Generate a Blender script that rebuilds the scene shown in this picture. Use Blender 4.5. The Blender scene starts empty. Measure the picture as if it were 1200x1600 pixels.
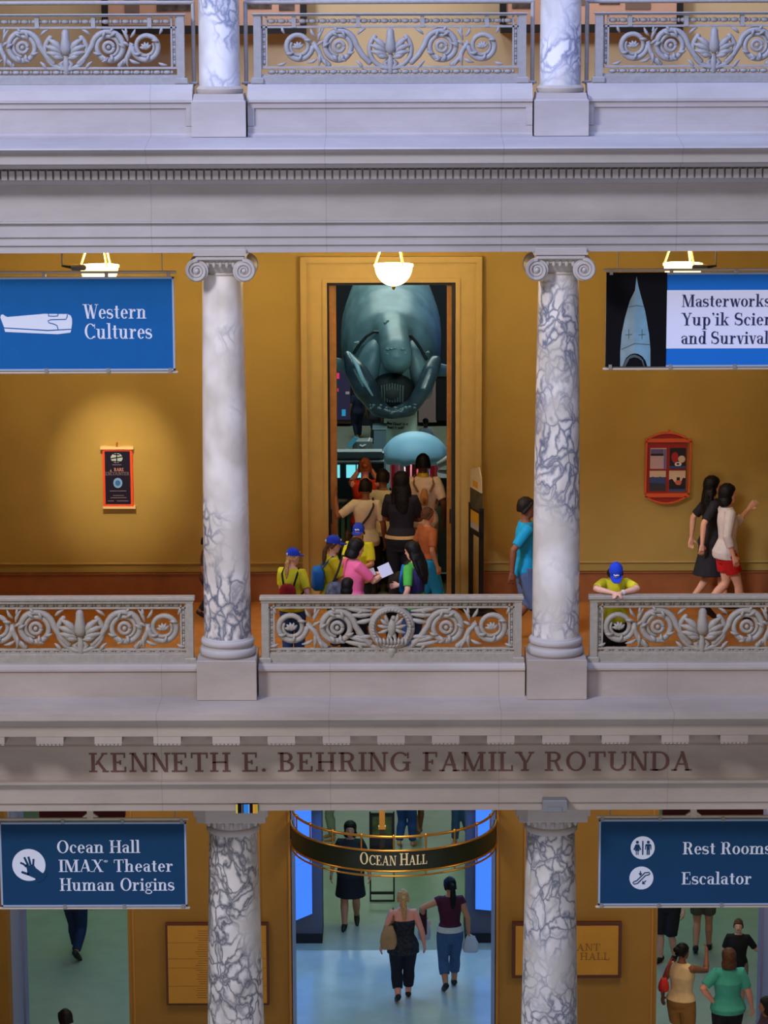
import bpy, math, random
from mathutils import Vector, Matrix
random.seed(7)
scene = bpy.context.scene
COL = scene.collection
PI = math.pi
R = math.radians

def lin(c):
    c /= 255.0
    return c / 12.92 if c <= 0.04045 else ((c + 0.055) / 1.055) ** 2.4
def S(r, g, b):
    return (lin(r), lin(g), lin(b), 1.0)

# ------------------------------------------------------------------ camera
F = 4200.0
CAM = Vector((0.0, -28.8, 14.0))
PITCH = math.atan(790.0 / F)
YAW = math.atan(11.5 / F)
ROLL = R(0.20)
fw0 = Vector((0, math.cos(PITCH), -math.sin(PITCH)))
fw = Matrix.Rotation(YAW, 3, 'Z') @ fw0
r0 = fw.cross(Vector((0, 0, 1))).normalized()
u0 = r0.cross(fw).normalized()
cu = u0 * math.cos(ROLL) + r0 * math.sin(ROLL)
cr = r0 * math.cos(ROLL) - u0 * math.sin(ROLL)
cam = bpy.data.cameras.new('camera')
cam.sensor_fit = 'VERTICAL'; cam.sensor_height = 36.0; cam.sensor_width = 27.0
cam.lens = F * 36.0 / 1600.0
cam.clip_end = 400
co = bpy.data.objects.new('camera', cam); COL.objects.link(co)
m = Matrix((cr, cu, -fw)).transposed().to_4x4()
m.translation = CAM
co.matrix_world = m
scene.camera = co

def ray(x, y):
    return fw + cr * ((x - 600) / F) - cu * ((y - 800) / F)
def P(x, y, Y):            # point of the photograph's pixel on the vertical plane at depth Y
    d = ray(x, y); t = (Y - CAM.y) / d.y
    return CAM + d * t
def Pf(x, y, z):           # the same on the horizontal plane at height z
    d = ray(x, y); t = (z - CAM.z) / d.z
    return CAM + d * t
def Z(y, Y): return P(612, y, Y).z
def X(x, y, Y): return P(x, y, Y).x

Z2, Z3 = 6.55, 12.65       # upper floors

# ------------------------------------------------------------------ light and exposure
scene.view_settings.view_transform = 'Standard'
scene.view_settings.look = 'None'
scene.view_settings.exposure = 0.0
scene.view_settings.gamma = 1.0
scene.cycles.max_bounces = 8
scene.cycles.diffuse_bounces = 5
scene.cycles.use_denoising = True
w = bpy.data.worlds.new('world'); scene.world = w
w.use_nodes = True
w.node_tree.nodes['Background'].inputs[0].default_value = S(176, 188, 225)
w.node_tree.nodes['Background'].inputs[1].default_value = 0.21

def light(name, kind, loc, energy, color, size=None, target=None, parent=None, spot=None, blend=0.6, sy=None):
    l = bpy.data.lights.new(name, kind); l.energy = energy; l.color = color[:3]
    if kind == 'AREA':
        l.size = size or 1
        if sy: l.shape = 'RECTANGLE'; l.size_y = sy
    elif size is not None: l.shadow_soft_size = size
    if kind == 'SPOT': l.spot_size = R(spot or 60); l.spot_blend = blend
    o = bpy.data.objects.new(name, l); COL.objects.link(o)
    loc = Vector(loc)
    if target is not None:
        o.rotation_euler = (Vector(target) - loc).to_track_quat('-Z', 'Y').to_euler()
    if parent is not None:
        o.parent = parent; loc = loc - parent.location
    o.location = loc
    return o
# daylight from the rotunda dome's windows, upper left behind the viewer
light('dome_daylight', 'AREA', (-15, -19, 26), 6000, S(238, 238, 250), 5, (0, 0, 8))
light('dome_daylight', 'AREA', (0, -9, 28), 2900, S(160, 186, 255), 9, (0, -3, 11))
# added frontal fill, standing in for bounce from the opposite galleries
for x_ in (-5, 5):
    light('opposite_gallery_light', 'AREA', (x_, -31, 10.4), 680, S(255, 228, 200), 3, (0, 0, 6))
# warm ceiling lamps of the two galleries (out of sight under the soffits)
for x_, e_ in ((-6.2, 10), (-3.2, 15), (0, 20), (3.2, 5), (6.2, 2)):
    light('gallery_downlight', 'AREA', (x_, 2.9, 11.45), e_, S(255, 232, 180), 0.8, (x_, 3.6, 6.5))
for x_ in (-3.6, 0, 3.6):
    light('ground_gallery_downlight', 'AREA', (x_, 2.6, 5.2), 36, S(255, 236, 196), 0.8, (x_, 3.6, 0))
    light('top_gallery_downlight', 'AREA', (x_, 2.2, 17.6), 75, S(255, 248, 236), 1.2, (x_, 3.9, 13))
light('passage_downlight', 'AREA', (4.25, 5.3, 5.3), 40, S(255, 222, 180), .5, (4.3, 5.4, 0))
light('passage_downlight', 'AREA', (-4.25, 5.3, 5.3), 8, S(255, 222, 180), .5, (-4.3, 5.4, 0))
# Ocean Hall: cool ceiling light over the near floor, teal and blue spots on the whale
for x_ in (-4.5, 0, 4.5):
    light('hall_ceiling_light', 'AREA', (x_, 12.5, 5.9), 75, S(205, 255, 215), 2.5, (x_, 12.5, 0), sy=5)
    light('hall_entry_light', 'AREA', (x_, 8.0, 5.6), 38, S(150, 215, 255), 1.6, (x_, 8.0, 0), sy=2)
light('whale_spot', 'SPOT', (-8, 30, 13.5), 1700, S(150, 235, 240), 0.8, (0, 49, 4.2), spot=26)
light('whale_spot', 'SPOT', (9, 46, 9), 1000, S(60, 120, 255), 0.5, (1.4, 50, 5.2), spot=34)
light('drum_spot', 'SPOT', (3, 38, 8), 1000, S(225, 255, 235), 0.3, (0.4, 47.4, 2.6), spot=16)  # extra spot added to brighten the drum and whiten its tint
light('hall_floor_light', 'AREA', (0, 52, 12), 1500, S(215, 235, 225), 8, (0, 52, 0))
light('hall_floor_light', 'AREA', (0, 38, 10), 500, S(205, 235, 235), 5, (0, 44, 0))

# ------------------------------------------------------------------ materials
def nodes(m):
    nt = m.node_tree
    return nt, nt.nodes['Principled BSDF']
MATS = {}
def mat(name, col, rough=0.6, metal=0.0, emit=None, estr=0.0, spec=0.4, noise=0.0, nscale=8.0, bump=0.0):
    if name in MATS: return MATS[name]
    m = bpy.data.materials.new(name); m.use_nodes = True
    nt, b = nodes(m)
    b.inputs['Base Color'].default_value = col
    b.inputs['Roughness'].default_value = rough
    b.inputs['Metallic'].default_value = metal
    b.inputs['Specular IOR Level'].default_value = spec
    if emit:
        b.inputs['Emission Color'].default_value = emit
        b.inputs['Emission Strength'].default_value = estr
    if noise or bump:
        tc = nt.nodes.new('ShaderNodeTexCoord')
        n = nt.nodes.new('ShaderNodeTexNoise'); n.inputs['Scale'].default_value = nscale; n.inputs['Detail'].default_value = 6
        nt.links.new(tc.outputs['Object'], n.inputs['Vector'])
        if noise:
            r = nt.nodes.new('ShaderNodeValToRGB')
            r.color_ramp.elements[0].position = 0.3; r.color_ramp.elements[1].position = 0.7
            r.color_ramp.elements[0].color = tuple(c * (1 - noise) for c in col[:3]) + (1,)
            r.color_ramp.elements[1].color = tuple(min(1, c * (1 + noise)) for c in col[:3]) + (1,)
            nt.links.new(n.outputs['Fac'], r.inputs['Fac'])
            nt.links.new(r.outputs['Color'], b.inputs['Base Color'])
        if bump:
            bp = nt.nodes.new('ShaderNodeBump'); bp.inputs['Strength'].default_value = bump; bp.inputs['Distance'].default_value = 0.02
            nt.links.new(n.outputs['Fac'], bp.inputs['Height'])
            nt.links.new(bp.outputs['Normal'], b.inputs['Normal'])
    MATS[name] = m
    return m

def stone(name, c1, c2, joint=1.85):
    m = bpy.data.materials.new(name); m.use_nodes = True
    nt, b = nodes(m); N = nt.nodes.new; L = nt.links.new
    tc = N('ShaderNodeTexCoord')
    n1 = N('ShaderNodeTexNoise'); n1.inputs['Scale'].default_value = 0.8; n1.inputs['Detail'].default_value = 7; n1.inputs['Roughness'].default_value = 0.65
    mp = N('ShaderNodeMapping'); mp.inputs['Scale'].default_value = (0.55, 1, 1.6)
    L(tc.outputs['Object'], mp.inputs['Vector']); L(mp.outputs['Vector'], n1.inputs['Vector'])
    r = N('ShaderNodeValToRGB'); r.color_ramp.elements[0].position = 0.34; r.color_ramp.elements[1].position = 0.66
    r.color_ramp.elements[0].color = c1; r.color_ramp.elements[1].color = c2
    L(n1.outputs['Fac'], r.inputs['Fac'])
    sx = N('ShaderNodeSeparateXYZ'); L(tc.outputs['Object'], sx.inputs[0])
    ad = N('ShaderNodeMath'); ad.operation = 'ADD'; ad.inputs[1].default_value = 0.68; L(sx.outputs['X'], ad.inputs[0])
    dv = N('ShaderNodeMath'); dv.operation = 'DIVIDE'; dv.inputs[1].default_value = joint; L(ad.outputs[0], dv.inputs[0])
    fr = N('ShaderNodeMath'); fr.operation = 'FRACT'; L(dv.outputs[0], fr.inputs[0])
    lt = N('ShaderNodeMath'); lt.operation = 'LESS_THAN'; lt.inputs[1].default_value = 0.004; L(fr.outputs[0], lt.inputs[0])
    mx = N('ShaderNodeMix'); mx.data_type = 'RGBA'
    ml = N('ShaderNodeMath'); ml.operation = 'MULTIPLY'; ml.inputs[1].default_value = 0.35; L(lt.outputs[0], ml.inputs[0])
    L(ml.outputs[0], mx.inputs['Factor']); L(r.outputs['Color'], mx.inputs['A']); mx.inputs['B'].default_value = (0.1, 0.08, 0.07, 1)
    L(mx.outputs['Result'], b.inputs['Base Color'])
    b.inputs['Roughness'].default_value = 0.62
    n2 = N('ShaderNodeTexNoise'); n2.inputs['Scale'].default_value = 60; L(tc.outputs['Object'], n2.inputs['Vector'])
    bp = N('ShaderNodeBump'); bp.inputs['Strength'].default_value = 0.06; bp.inputs['Distance'].default_value = 0.01
    L(n2.outputs['Fac'], bp.inputs['Height']); L(bp.outputs['Normal'], b.inputs['Normal'])
    MATS[name] = m
    return m

def marble(name, offs, scale=2.6, cover=0.5, zc=None, zr=None, base=(214, 208, 200), vein=(88, 96, 124), fine=2.1):
    """white marble with grey-blue brecciated veins; zc/zr give the height where the veins grow dense"""
    m = bpy.data.materials.new(name); m.use_nodes = True
    nt, b = nodes(m); N = nt.nodes.new; L = nt.links.new
    tc = N('ShaderNodeTexCoord')
    mp = N('ShaderNodeMapping'); mp.inputs['Location'].default_value = offs; mp.inputs['Scale'].default_value = (1, 1, 0.72)
    mp.inputs['Rotation'].default_value = (0.25, 0.4, 0)
    L(tc.outputs['Object'], mp.inputs['Vector'])
    n = N('ShaderNodeTexNoise'); n.inputs['Scale'].default_value = 2.6; n.inputs['Detail'].default_value = 4
    L(mp.outputs['Vector'], n.inputs['Vector'])
    vm = N('ShaderNodeVectorMath'); vm.operation = 'SCALE'; vm.inputs['Scale'].default_value = 0.62
    L(n.outputs['Color'], vm.inputs[0])
    va = N('ShaderNodeVectorMath'); va.operation = 'ADD'
    L(mp.outputs['Vector'], va.inputs[0]); L(vm.outputs[0], va.inputs[1])
    def vor(sc, w0, w1):
        v = N('ShaderNodeTexVoronoi'); v.feature = 'DISTANCE_TO_EDGE'; v.inputs['Scale'].default_value = sc
        L(va.outputs[0], v.inputs['Vector'])
        r = N('ShaderNodeMapRange'); r.inputs['From Min'].default_value = w0; r.inputs['From Max'].default_value = w1
        r.inputs['To Min'].default_value = 1; r.inputs['To Max'].default_value = 0
        L(v.outputs['Distance'], r.inputs['Value']); return r
    v1 = vor(scale, 0.0, 0.10); v2 = vor(scale * fine, 0.0, 0.16)
    mk = N('ShaderNodeTexNoise'); mk.inputs['Scale'].default_value = 1.5; mk.inputs['Detail'].default_value = 3
    L(mp.outputs['Vector'], mk.inputs['Vector'])
    mr = N('ShaderNodeMapRange'); mr.inputs['From Min'].default_value = 0.62 - cover * 0.4; mr.inputs['From Max'].default_value = 0.80 - cover * 0.4
    src = mk.outputs['Fac']
    if zc is not None:
        sz = N('ShaderNodeSeparateXYZ'); L(tc.outputs['Object'], sz.inputs[0])
        zr_ = N('ShaderNodeMapRange'); zr_.inputs['From Min'].default_value = zc - zr; zr_.inputs['From Max'].default_value = zc + zr
        zr_.inputs['To Min'].default_value = 0.06; zr_.inputs['To Max'].default_value = -0.15
        L(sz.outputs['Z'], zr_.inputs['Value'])
        ad = N('ShaderNodeMath'); ad.operation = 'ADD'; L(src, ad.inputs[0]); L(zr_.outputs[0], ad.inputs[1]); src = ad.outputs[0]
    L(src, mr.inputs['Value'])
    a = N('ShaderNodeMath'); a.operation = 'MULTIPLY'; L(v2.outputs[0], a.inputs[0]); L(mr.outputs[0], a.inputs[1])
    a2 = N('ShaderNodeMath'); a2.operation = 'MULTIPLY'; a2.inputs[1].default_value = 0.95; L(v1.outputs[0], a2.inputs[0])
    m3 = N('ShaderNodeMapRange'); m3.inputs['From Min'].default_value = 0.36; m3.inputs['From Max'].default_value = 0.6; L(src, m3.inputs['Value'])
    a3 = N('ShaderNodeMath'); a3.operation = 'MULTIPLY'; L(a2.outputs[0], a3.inputs[0]); L(m3.outputs[0], a3.inputs[1])
    mx_ = N('ShaderNodeMath'); mx_.operation = 'MAXIMUM'; L(a.outputs[0], mx_.inputs[0]); L(a3.outputs[0], mx_.inputs[1])
    nb = N('ShaderNodeTexNoise'); nb.inputs['Scale'].default_value = 3; L(mp.outputs['Vector'], nb.inputs['Vector'])
    rb = N('ShaderNodeValToRGB'); rb.color_ramp.elements[0].position = 0.38; rb.color_ramp.elements[1].position = 0.62
    rb.color_ramp.elements[0].color = S(*[c * 0.9 for c in base]); rb.color_ramp.elements[1].color = S(base[0] + 6, base[1] + 8, base[2] + 14)
    L(nb.outputs['Fac'], rb.inputs['Fac'])
    mix = N('ShaderNodeMix'); mix.data_type = 'RGBA'
    pw = N('ShaderNodeMath'); pw.operation = 'POWER'; pw.inputs[1].default_value = 1.25; L(mx_.outputs[0], pw.inputs[0])
    L(pw.outputs[0], mix.inputs['Factor']); L(rb.outputs['Color'], mix.inputs['A']); mix.inputs['B'].default_value = S(*vein)
    L(mix.outputs['Result'], b.inputs['Base Color'])
    b.inputs['Roughness'].default_value = 0.32
    MATS[name] = m
    return m

M_ST3 = stone('pale_stone', S(162, 156, 158), S(184, 179, 182))
M_ST2 = stone('warm_stone', S(154, 141, 130), S(178, 165, 153))
M_BAL3 = mat('pale_grey_metal', S(150, 150, 156), 0.5, 0.0, noise=0.08, nscale=20)
M_BAL2 = mat('beige_grey_metal', S(154, 145, 132), 0.5, 0.0, noise=0.10, nscale=20)
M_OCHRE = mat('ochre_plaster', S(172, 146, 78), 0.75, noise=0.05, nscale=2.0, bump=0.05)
M_OCHRE_T = mat('ochre_trim_paint', S(186, 160, 96), 0.5, noise=0.04)
M_WAIN = mat('red_brown_base', S(150, 92, 54), 0.45, noise=0.1)
M_TAN = mat('tan_plaster', S(186, 170, 138), 0.8, noise=0.04, nscale=2)
M_WHITE = mat('white_paint', S(225, 225, 225), 0.6)
M_GOLD = mat('brass', S(200, 140, 60), 0.3, 0.9)
M_DARK = mat('black_metal', S(22, 22, 24), 0.45)
M_GREY = mat('grey_metal', S(130, 130, 132), 0.4, 0.3)

# ------------------------------------------------------------------ mesh helpers
class MB:
    def __init__(s): s.v = []; s.f = []; s.mi = []; s.cur = 0
    def add(s, vs, fs):
        b = len(s.v); s.v += [tuple(v) for v in vs]
        for f in fs: s.f.append([b + i for i in f]); s.mi.append(s.cur)
    def box(s, x0, x1, y0, y1, z0, z1, bev=0.0):
        if bev:
            b = bev
            rings = []
            for (z, q) in ((z0, b), (z0 + b, 0), (z1 - b, 0), (z1, b)):
                rings.append([(x0 + q, y0 + q, z), (x1 - q, y0 + q, z), (x1 - q, y1 - q, z), (x0 + q, y1 - q, z)])
            s.loft(rings)
            return
        s.add([(x0, y0, z0), (x1, y0, z0), (x1, y1, z0), (x0, y1, z0), (x0, y0, z1), (x1, y0, z1), (x1, y1, z1), (x0, y1, z1)],
              [(0, 3, 2, 1), (4, 5, 6, 7), (0, 1, 5, 4), (1, 2, 6, 5), (2, 3, 7, 6), (3, 0, 4, 7)])
    def obox(s, c, ax, ay, az):      # oriented box: centre and three half axes
        c = Vector(c); ax = Vector(ax); ay = Vector(ay); az = Vector(az)
        vs = [c + ax * i + ay * j + az * k for k in (-1, 1) for (i, j) in ((-1, -1), (1, -1), (1, 1), (-1, 1))]
        s.add(vs, [(0, 3, 2, 1), (4, 5, 6, 7), (0, 1, 5, 4), (1, 2, 6, 5), (2, 3, 7, 6), (3, 0, 4, 7)])
    def loft(s, rings, caps=True, closed=True):
        n = len(rings[0]); vs = [p for r in rings for p in r]; fs = []
        for i in range(len(rings) - 1):
            for j in range(n if closed else n - 1):
                k = (j + 1) % n
                fs.append((i * n + j, i * n + k, (i + 1) * n + k, (i + 1) * n + j))
        if caps:
            fs.append(tuple(range(n - 1, -1, -1))); fs.append(tuple((len(rings) - 1) * n + j for j in range(n)))
        s.add(vs, fs)
    def prof(s, pts, x0, x1):        # (Y,z) outline run along X
        s.loft([[(x0, y, z) for (y, z) in pts], [(x1, y, z) for (y, z) in pts]])
    def prism(s, poly, y0, y1):      # (x,z) outline run along Y
        s.loft([[(x, y0, z) for (x, z) in poly], [(x, y1, z) for (x, z) in poly]])
    def lathe(s, prof, c=(0, 0), n=32):
        s.loft([[(c[0] + r * math.cos(2 * PI * j / n), c[1] + r * math.sin(2 * PI * j / n), z) for j in range(n)] for (r, z) in prof])
    def ell(s, c, r, n=12, m=8, rot=None):
        rings = []
        for i in range(m + 1):
            a = -PI / 2 + PI * i / m
            a = max(-PI / 2 + 0.06, min(PI / 2 - 0.06, a))
            rings.append([Vector((r[0] * math.cos(a) * math.cos(2 * PI * j / n), r[1] * math.cos(a) * math.sin(2 * PI * j / n), r[2] * math.sin(a))) for j in range(n)])
        c = Vector(c)
        s.loft([[c + (rot @ p if rot else p) for p in q] for q in rings])
    def tube(s, pts, rad, n=8, flat=1.0, fa=None, dome=True):
        """swept tube; rad a number or a list; flat squashes it along the axis fa"""
        pts = [Vector(p) for p in pts]
        if not isinstance(rad, (list, tuple)): rad = [rad] * len(pts)
        if dome:
            d0 = (pts[0] - pts[1]).normalized(); d1 = (pts[-1] - pts[-2]).normalized()
            pts = [pts[0] + d0 * rad[0] * .8, pts[0] + d0 * rad[0] * .45] + pts + [pts[-1] + d1 * rad[-1] * .45, pts[-1] + d1 * rad[-1] * .8]
            rad = [rad[0] * .35, rad[0] * .85] + list(rad) + [rad[-1] * .85, rad[-1] * .35]
        rings = []; u = None
        for i, p in enumerate(pts):
            t = (pts[min(i + 1, len(pts) - 1)] - pts[max(i - 1, 0)]).normalized()
            if u is None:
                u = t.cross(Vector((0, 1, 0)))
                if u.length < 0.1: u = t.cross(Vector((1, 0, 0)))
            u = (u - t * u.dot(t)).normalized(); v = t.cross(u)
            ring = []
            for j in range(n):
                a = 2 * PI * j / n
                o = u * math.cos(a) * rad[i] + v * math.sin(a) * rad[i]
                if fa is not None: o = o - Vector(fa) * (o.dot(Vector(fa)) * (1 - flat))
                ring.append(p + o)
            rings.append(ring)
        s.loft(rings)
    def build(s, name, material, parent=None, smooth=False, world=True, xf=None):
        off = Vector((0, 0, 0))
        if parent is not None and world:
            q = parent
            while q is not None: off += q.location; q = q.parent
        me = bpy.data.meshes.new(name)
        vs = s.v
        if xf: vs = [xf(Vector(v)) for v in vs]
        me.from_pydata([Vector(v) - off for v in vs], [], s.f)
        mats = material if isinstance(material, (list, tuple)) else [material]
        for q in mats: me.materials.append(q)
        if len(mats) > 1:
            for p, i in zip(me.polygons, s.mi): p.material_index = i
        me.validate()
        if smooth:
            me.polygons.foreach_set('use_smooth', [True] * len(me.polygons))
            if smooth is not True:
                me.set_sharp_from_angle(angle=R(smooth))
        o = bpy.data.objects.new(name, me); COL.objects.link(o)
        if parent is not None: o.parent = parent
        return o

def tag(o, label=None, cat=None, group=None, kind=None):
    if label: o['label'] = label
    if cat: o['category'] = cat
    if group: o['group'] = group
    if kind: o['kind'] = kind
    return o
def thing(name, label, cat, loc=(0, 0, 0), rz=0, group=None):
    o = bpy.data.objects.new(name, None); COL.objects.link(o)
    o.empty_display_size = 0.2
    o.location = loc; o.rotation_euler = (0, 0, rz)
    return tag(o, label, cat, group)
def struct(name, mb, m, parent=None, smooth=False):
    o = mb.build(name, m, parent, smooth)
    if parent is None: o['kind'] = 'structure'
    return o
def mir(fn):
    for sx in (-1, 1): fn(sx)
# ------------------------------------------------------------------ the setting
XW = 7.6
YW = 4.6                    # gallery wall
# upper entablature (third floor edge)
e = MB()
zz = lambda y, Y: (Y, Z(y, Y))
pts = [(4.7, Z3 + 0.0), (-0.2, Z3), zz(215, -.36), zz(230.5, -.88), zz(233, -.90), zz(236, -.87), zz(238.5, -.82), zz(239, -.80), zz(255, -.80), zz(256, -.78),
       zz(257, -.62), zz(262, -.60), zz(264, -.50), zz(281, -.50), zz(282, -.42), zz(287, -.36), zz(288, -.30), zz(344.5, -.30), zz(345, -.37), zz(347.5, -.37),
       zz(349, -.33), zz(352, -.33), zz(353, -.345), zz(369, -.345), zz(370, -.32), zz(382, -.32), zz(383, -.295), zz(394, -.295),
       (0.32, Z(394, -.295)), (0.32, 11.6), (4.7, 11.6)]
e.prof(pts, -XW, XW)
t1 = struct('trim_1', e, M_ST3)
d = MB()
px0 = X(3, 272, -.55); pitch = 11.62 / 147.6
for i in range(-22, 125):
    x = px0 + i * pitch
    d.box(x, x + pitch * 0.74, -.585, -.49, Z(279.5, -.585), Z(265.5, -.585))
d.build('dentil_band', M_ST3, t1)
# lower entablature (second floor edge) with inscription
e = MB()
pts = [(4.7, Z2), (-.9, Z2), (-.90, Z(1125, -.9)), (-.87, Z(1128, -.87)), (-.80, Z(1133, -.80)), (-.79, Z(1134, -.79)), (-.79, Z(1149.5, -.79)), (-.77, Z(1150, -.77)),
       (-.36, Z(1150, -.77) + .005), (-.36, Z(1162, -.36)), (-.37, Z(1165, -.37)), (-.33, Z(1166, -.33)), (-.33, Z(1217, -.33)), (-.36, Z(1218, -.36)), (-.43, Z(1221, -.43)), (-.43, Z(1225, -.43)), (-.38, Z(1229, -.38)), (-.36, Z(1232, -.36)),
       (-.36, Z(1254, -.36)), (-.335, Z(1255, -.335)), (-.335, Z(1266, -.335)), (.36, Z(1266, -.335)), (.36, 5.55), (4.7, 5.55)]
e.prof(pts, -XW, XW)
t2 = struct('trim_2', e, M_ST2)
for i, xm in enumerate([-106, -13, 79, 170, 262, 354, 440, 526, 611, 696, 782, 868, 961, 1054, 1146, 1238, 1330]):
    xc = X(xm, 1155, -.72); b = MB(); hw = .148
    zt, zb = Z(1150, -.77) + .01, Z(1158.5, -.72)
    b.box(xc - hw, xc + hw, -.785, -.34, zb, zt)
    for k in range(7):
        xk = xc - hw + (k + .5) * 2 * hw / 7
        b.box(xk - .015, xk + .015, -.78, -.44, zb - .018, zb)
    b.build('modillion', M_ST2, t2)
# plinths under the balustrades
def plinth(y0, y1, inset, x0, x1, mt, zb):
    p = MB()
    if inset:   # third floor
        pr = [(.2, zb), (.2, Z(131, -.1)), (-.08, Z(131, -.08)), (-.15, Z(140, -.15)), (-.19, Z(155, -.19)), (-.19, Z(159, -.19)), (-.165, Z(161, -.165)), (-.165, Z(168, -.165)),
              (-.145, Z(169, -.145)), (-.145, Z(196, -.145)), (-.17, Z(197, -.17)), (-.17, Z(207, -.17)), (-.2, Z(210, -.2)), (-.2, zb)]
    else:
        pr = [(.2, zb), (.2, Z(1037, -.1)), (-.10, Z(1037, -.10)), (-.12, Z(1040, -.12)), (-.17, Z(1045, -.17)), (-.17, Z(1048, -.17)), (-.15, Z(1050, -.15)), (-.15, zb)]
    p.prof(pr, x0, x1)
    if inset:
        for xe, s_ in ((x0, 1), (x1, -1)):
            a, b_ = sorted((xe, xe + s_ * .07)); p.box(a, b_, -.167, 0, Z(196, -.15), Z(168, -.15))
    return p
XC = (X(355.5, 1000, 0) - X(867.5, 1000, 0)) / 2     # column axes at +-|XC|
XC = abs(XC); print('XC', XC)
n_t = 3
for (x0, x1) in ((-4.72, -XC - .34), (-XC + .34, XC - .34), (XC + .34, 4.72)):
    struct('trim_%d' % n_t, plinth(0, 0, False, x0, x1, None, Z2 - .01), M_ST2); n_t += 1
for (x0, x1) in ((-4.72, -XC - .28), (-XC + .30, XC - .30), (XC + .28, 4.72)):
    struct('trim_%d' % n_t, plinth(0, 0, True, x0, x1, None, Z3 - .01), M_ST3); n_t += 1
# stone piers at both ends of the screens, outside the picture
for s_, nm in ((-1, 'left'), (1, 'right')):
    p = MB()
    for (za, zb_) in ((0, Z(1266, -.335)), (Z2, Z(394, -.295)), (Z3, 18.5)):
        a, b_ = sorted((s_ * 4.72, s_ * XW)); p.box(a, b_, -.3, .3, za, zb_)
    struct('wall_' + nm, p, M_ST2)
# second floor gallery wall with doorway
zc2 = 11.6
dx0, dx1 = X(512, 700, YW), X(712, 700, YW); dzt = Z(440, YW)
ox0, ox1, ozt = X(472, 700, YW), X(752, 700, YW), Z(400, YW)
wt = .55
p = MB()
p.box(-XW, dx0, YW, YW + wt, Z2, zc2); p.box(dx1, XW, YW, YW + wt, Z2, zc2); p.box(dx0, dx1, YW, YW + wt, dzt, zc2)
struct('wall_back', p, M_OCHRE)
p = MB()    # door surround
def frame(p, x0, x1, zt, w_, y0, y1):
    p.box(x0, x0 + w_, y0, y1, Z2, zt); p.box(x1 - w_, x1, y0, y1, Z2, zt); p.box(x0 + w_, x1 - w_, y0, y1, zt - w_, zt)
frame(p, ox0, ox1, ozt, .075, YW - .11, YW + .01)
frame(p, ox0 + .07, ox1 - .07, ozt - .07, (dx0 - ox0) - .07 - .045, YW - .065, YW + .01)
frame(p, dx0 - .05, dx1 + .05, dzt + .05, .055, YW - .085, YW + .02)
struct('trim_%d' % n_t, p, M_OCHRE_T); n_t += 1
p = MB()    # sliding door leaves in their pockets and dark head
p.box(dx0, dx0 + .03, YW + .04, YW + .30, Z2, dzt); p.box(dx1 - .05, dx1, YW + .02, YW + .30, Z2, dzt); p.box(dx0, dx1, YW + .05, YW + .3, dzt - .05, dzt)
dd = struct('door_1', p, M_DARK)
M_OAK = mat('oak', S(170, 118, 58), 0.5, noise=0.15, nscale=12)
for a, b_ in ((dx0 + .03, dx0 + .115), (dx1 - .11, dx1 - .05)):
    q = MB(); q.box(a, b_, YW + .12, YW + .2, Z2 + .01, dzt - .06); q.build('door_leaf', M_OAK, dd)
q = MB(); q.box(dx0 + .03, dx0 + .045, YW + .105, YW + .122, Z2 + 1.0, Z2 + 1.18); q.box(dx1 - .075, dx1 - .06, YW + .105, YW + .122, Z2 + 1.0, Z2 + 1.18)
q.build('door_pull', M_DARK, dd)
# base board and chair rail
for a, b_ in ((-XW, ox0), (ox1, XW)):
    p = MB(); p.box(a, b_, YW - .035, YW + .01, Z2, Z(893, YW)); p.box(a, b_, YW - .05, YW + .01, Z(893, YW) - .02, Z(893, YW))
    o = struct('baseboard_back' if a < 0 else 'baseboard_back_right', p, M_WAIN)
    p = MB(); p.box(a, b_, YW - .02, YW + .01, Z(880, YW), Z(878, YW)); struct('trim_%d' % n_t, p, M_OCHRE_T); n_t += 1
M_WOOD = mat('red_oak_floor', S(170, 112, 56), 0.4, noise=0.15, nscale=5)
p = MB(); p.box(-XW, XW, .2, YW, Z2 - .02, Z2 + .012); struct('floor', p, M_WOOD)
p = MB(); p.box(-1.6, 1.6, YW, 6.1, Z2 - .35, Z2 + .012); struct('floor', p, mat('balcony_floor', S(120, 118, 105), 0.5))
p = MB(); p.box(-XW, XW, .3, YW, zc2 - .01, zc2 + .03); struct('ceiling', p, mat('cream_ceiling', S(226, 205, 160), 0.8))
for s_, nm in ((-1, 'left'), (1, 'right')):
    p = MB(); a, b_ = sorted((s_ * XW, s_ * (XW + .1))); p.box(a, b_, .3, YW, 0, 18.5); struct('wall_end_' + nm, p, M_OCHRE)
# third floor gallery wall
p = MB(); p.box(-XW, XW, YW, YW + .2, Z3, 18.5); struct('wall_top', p, M_TAN)
p = MB(); p.box(-XW, XW, .2, YW, Z3 - .02, Z3 + .01); struct('floor', p, M_WOOD)
p = MB(); p.box(-XW, XW, -.4, YW, 18.0, 18.4); struct('ceiling', p, M_TAN)
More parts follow.
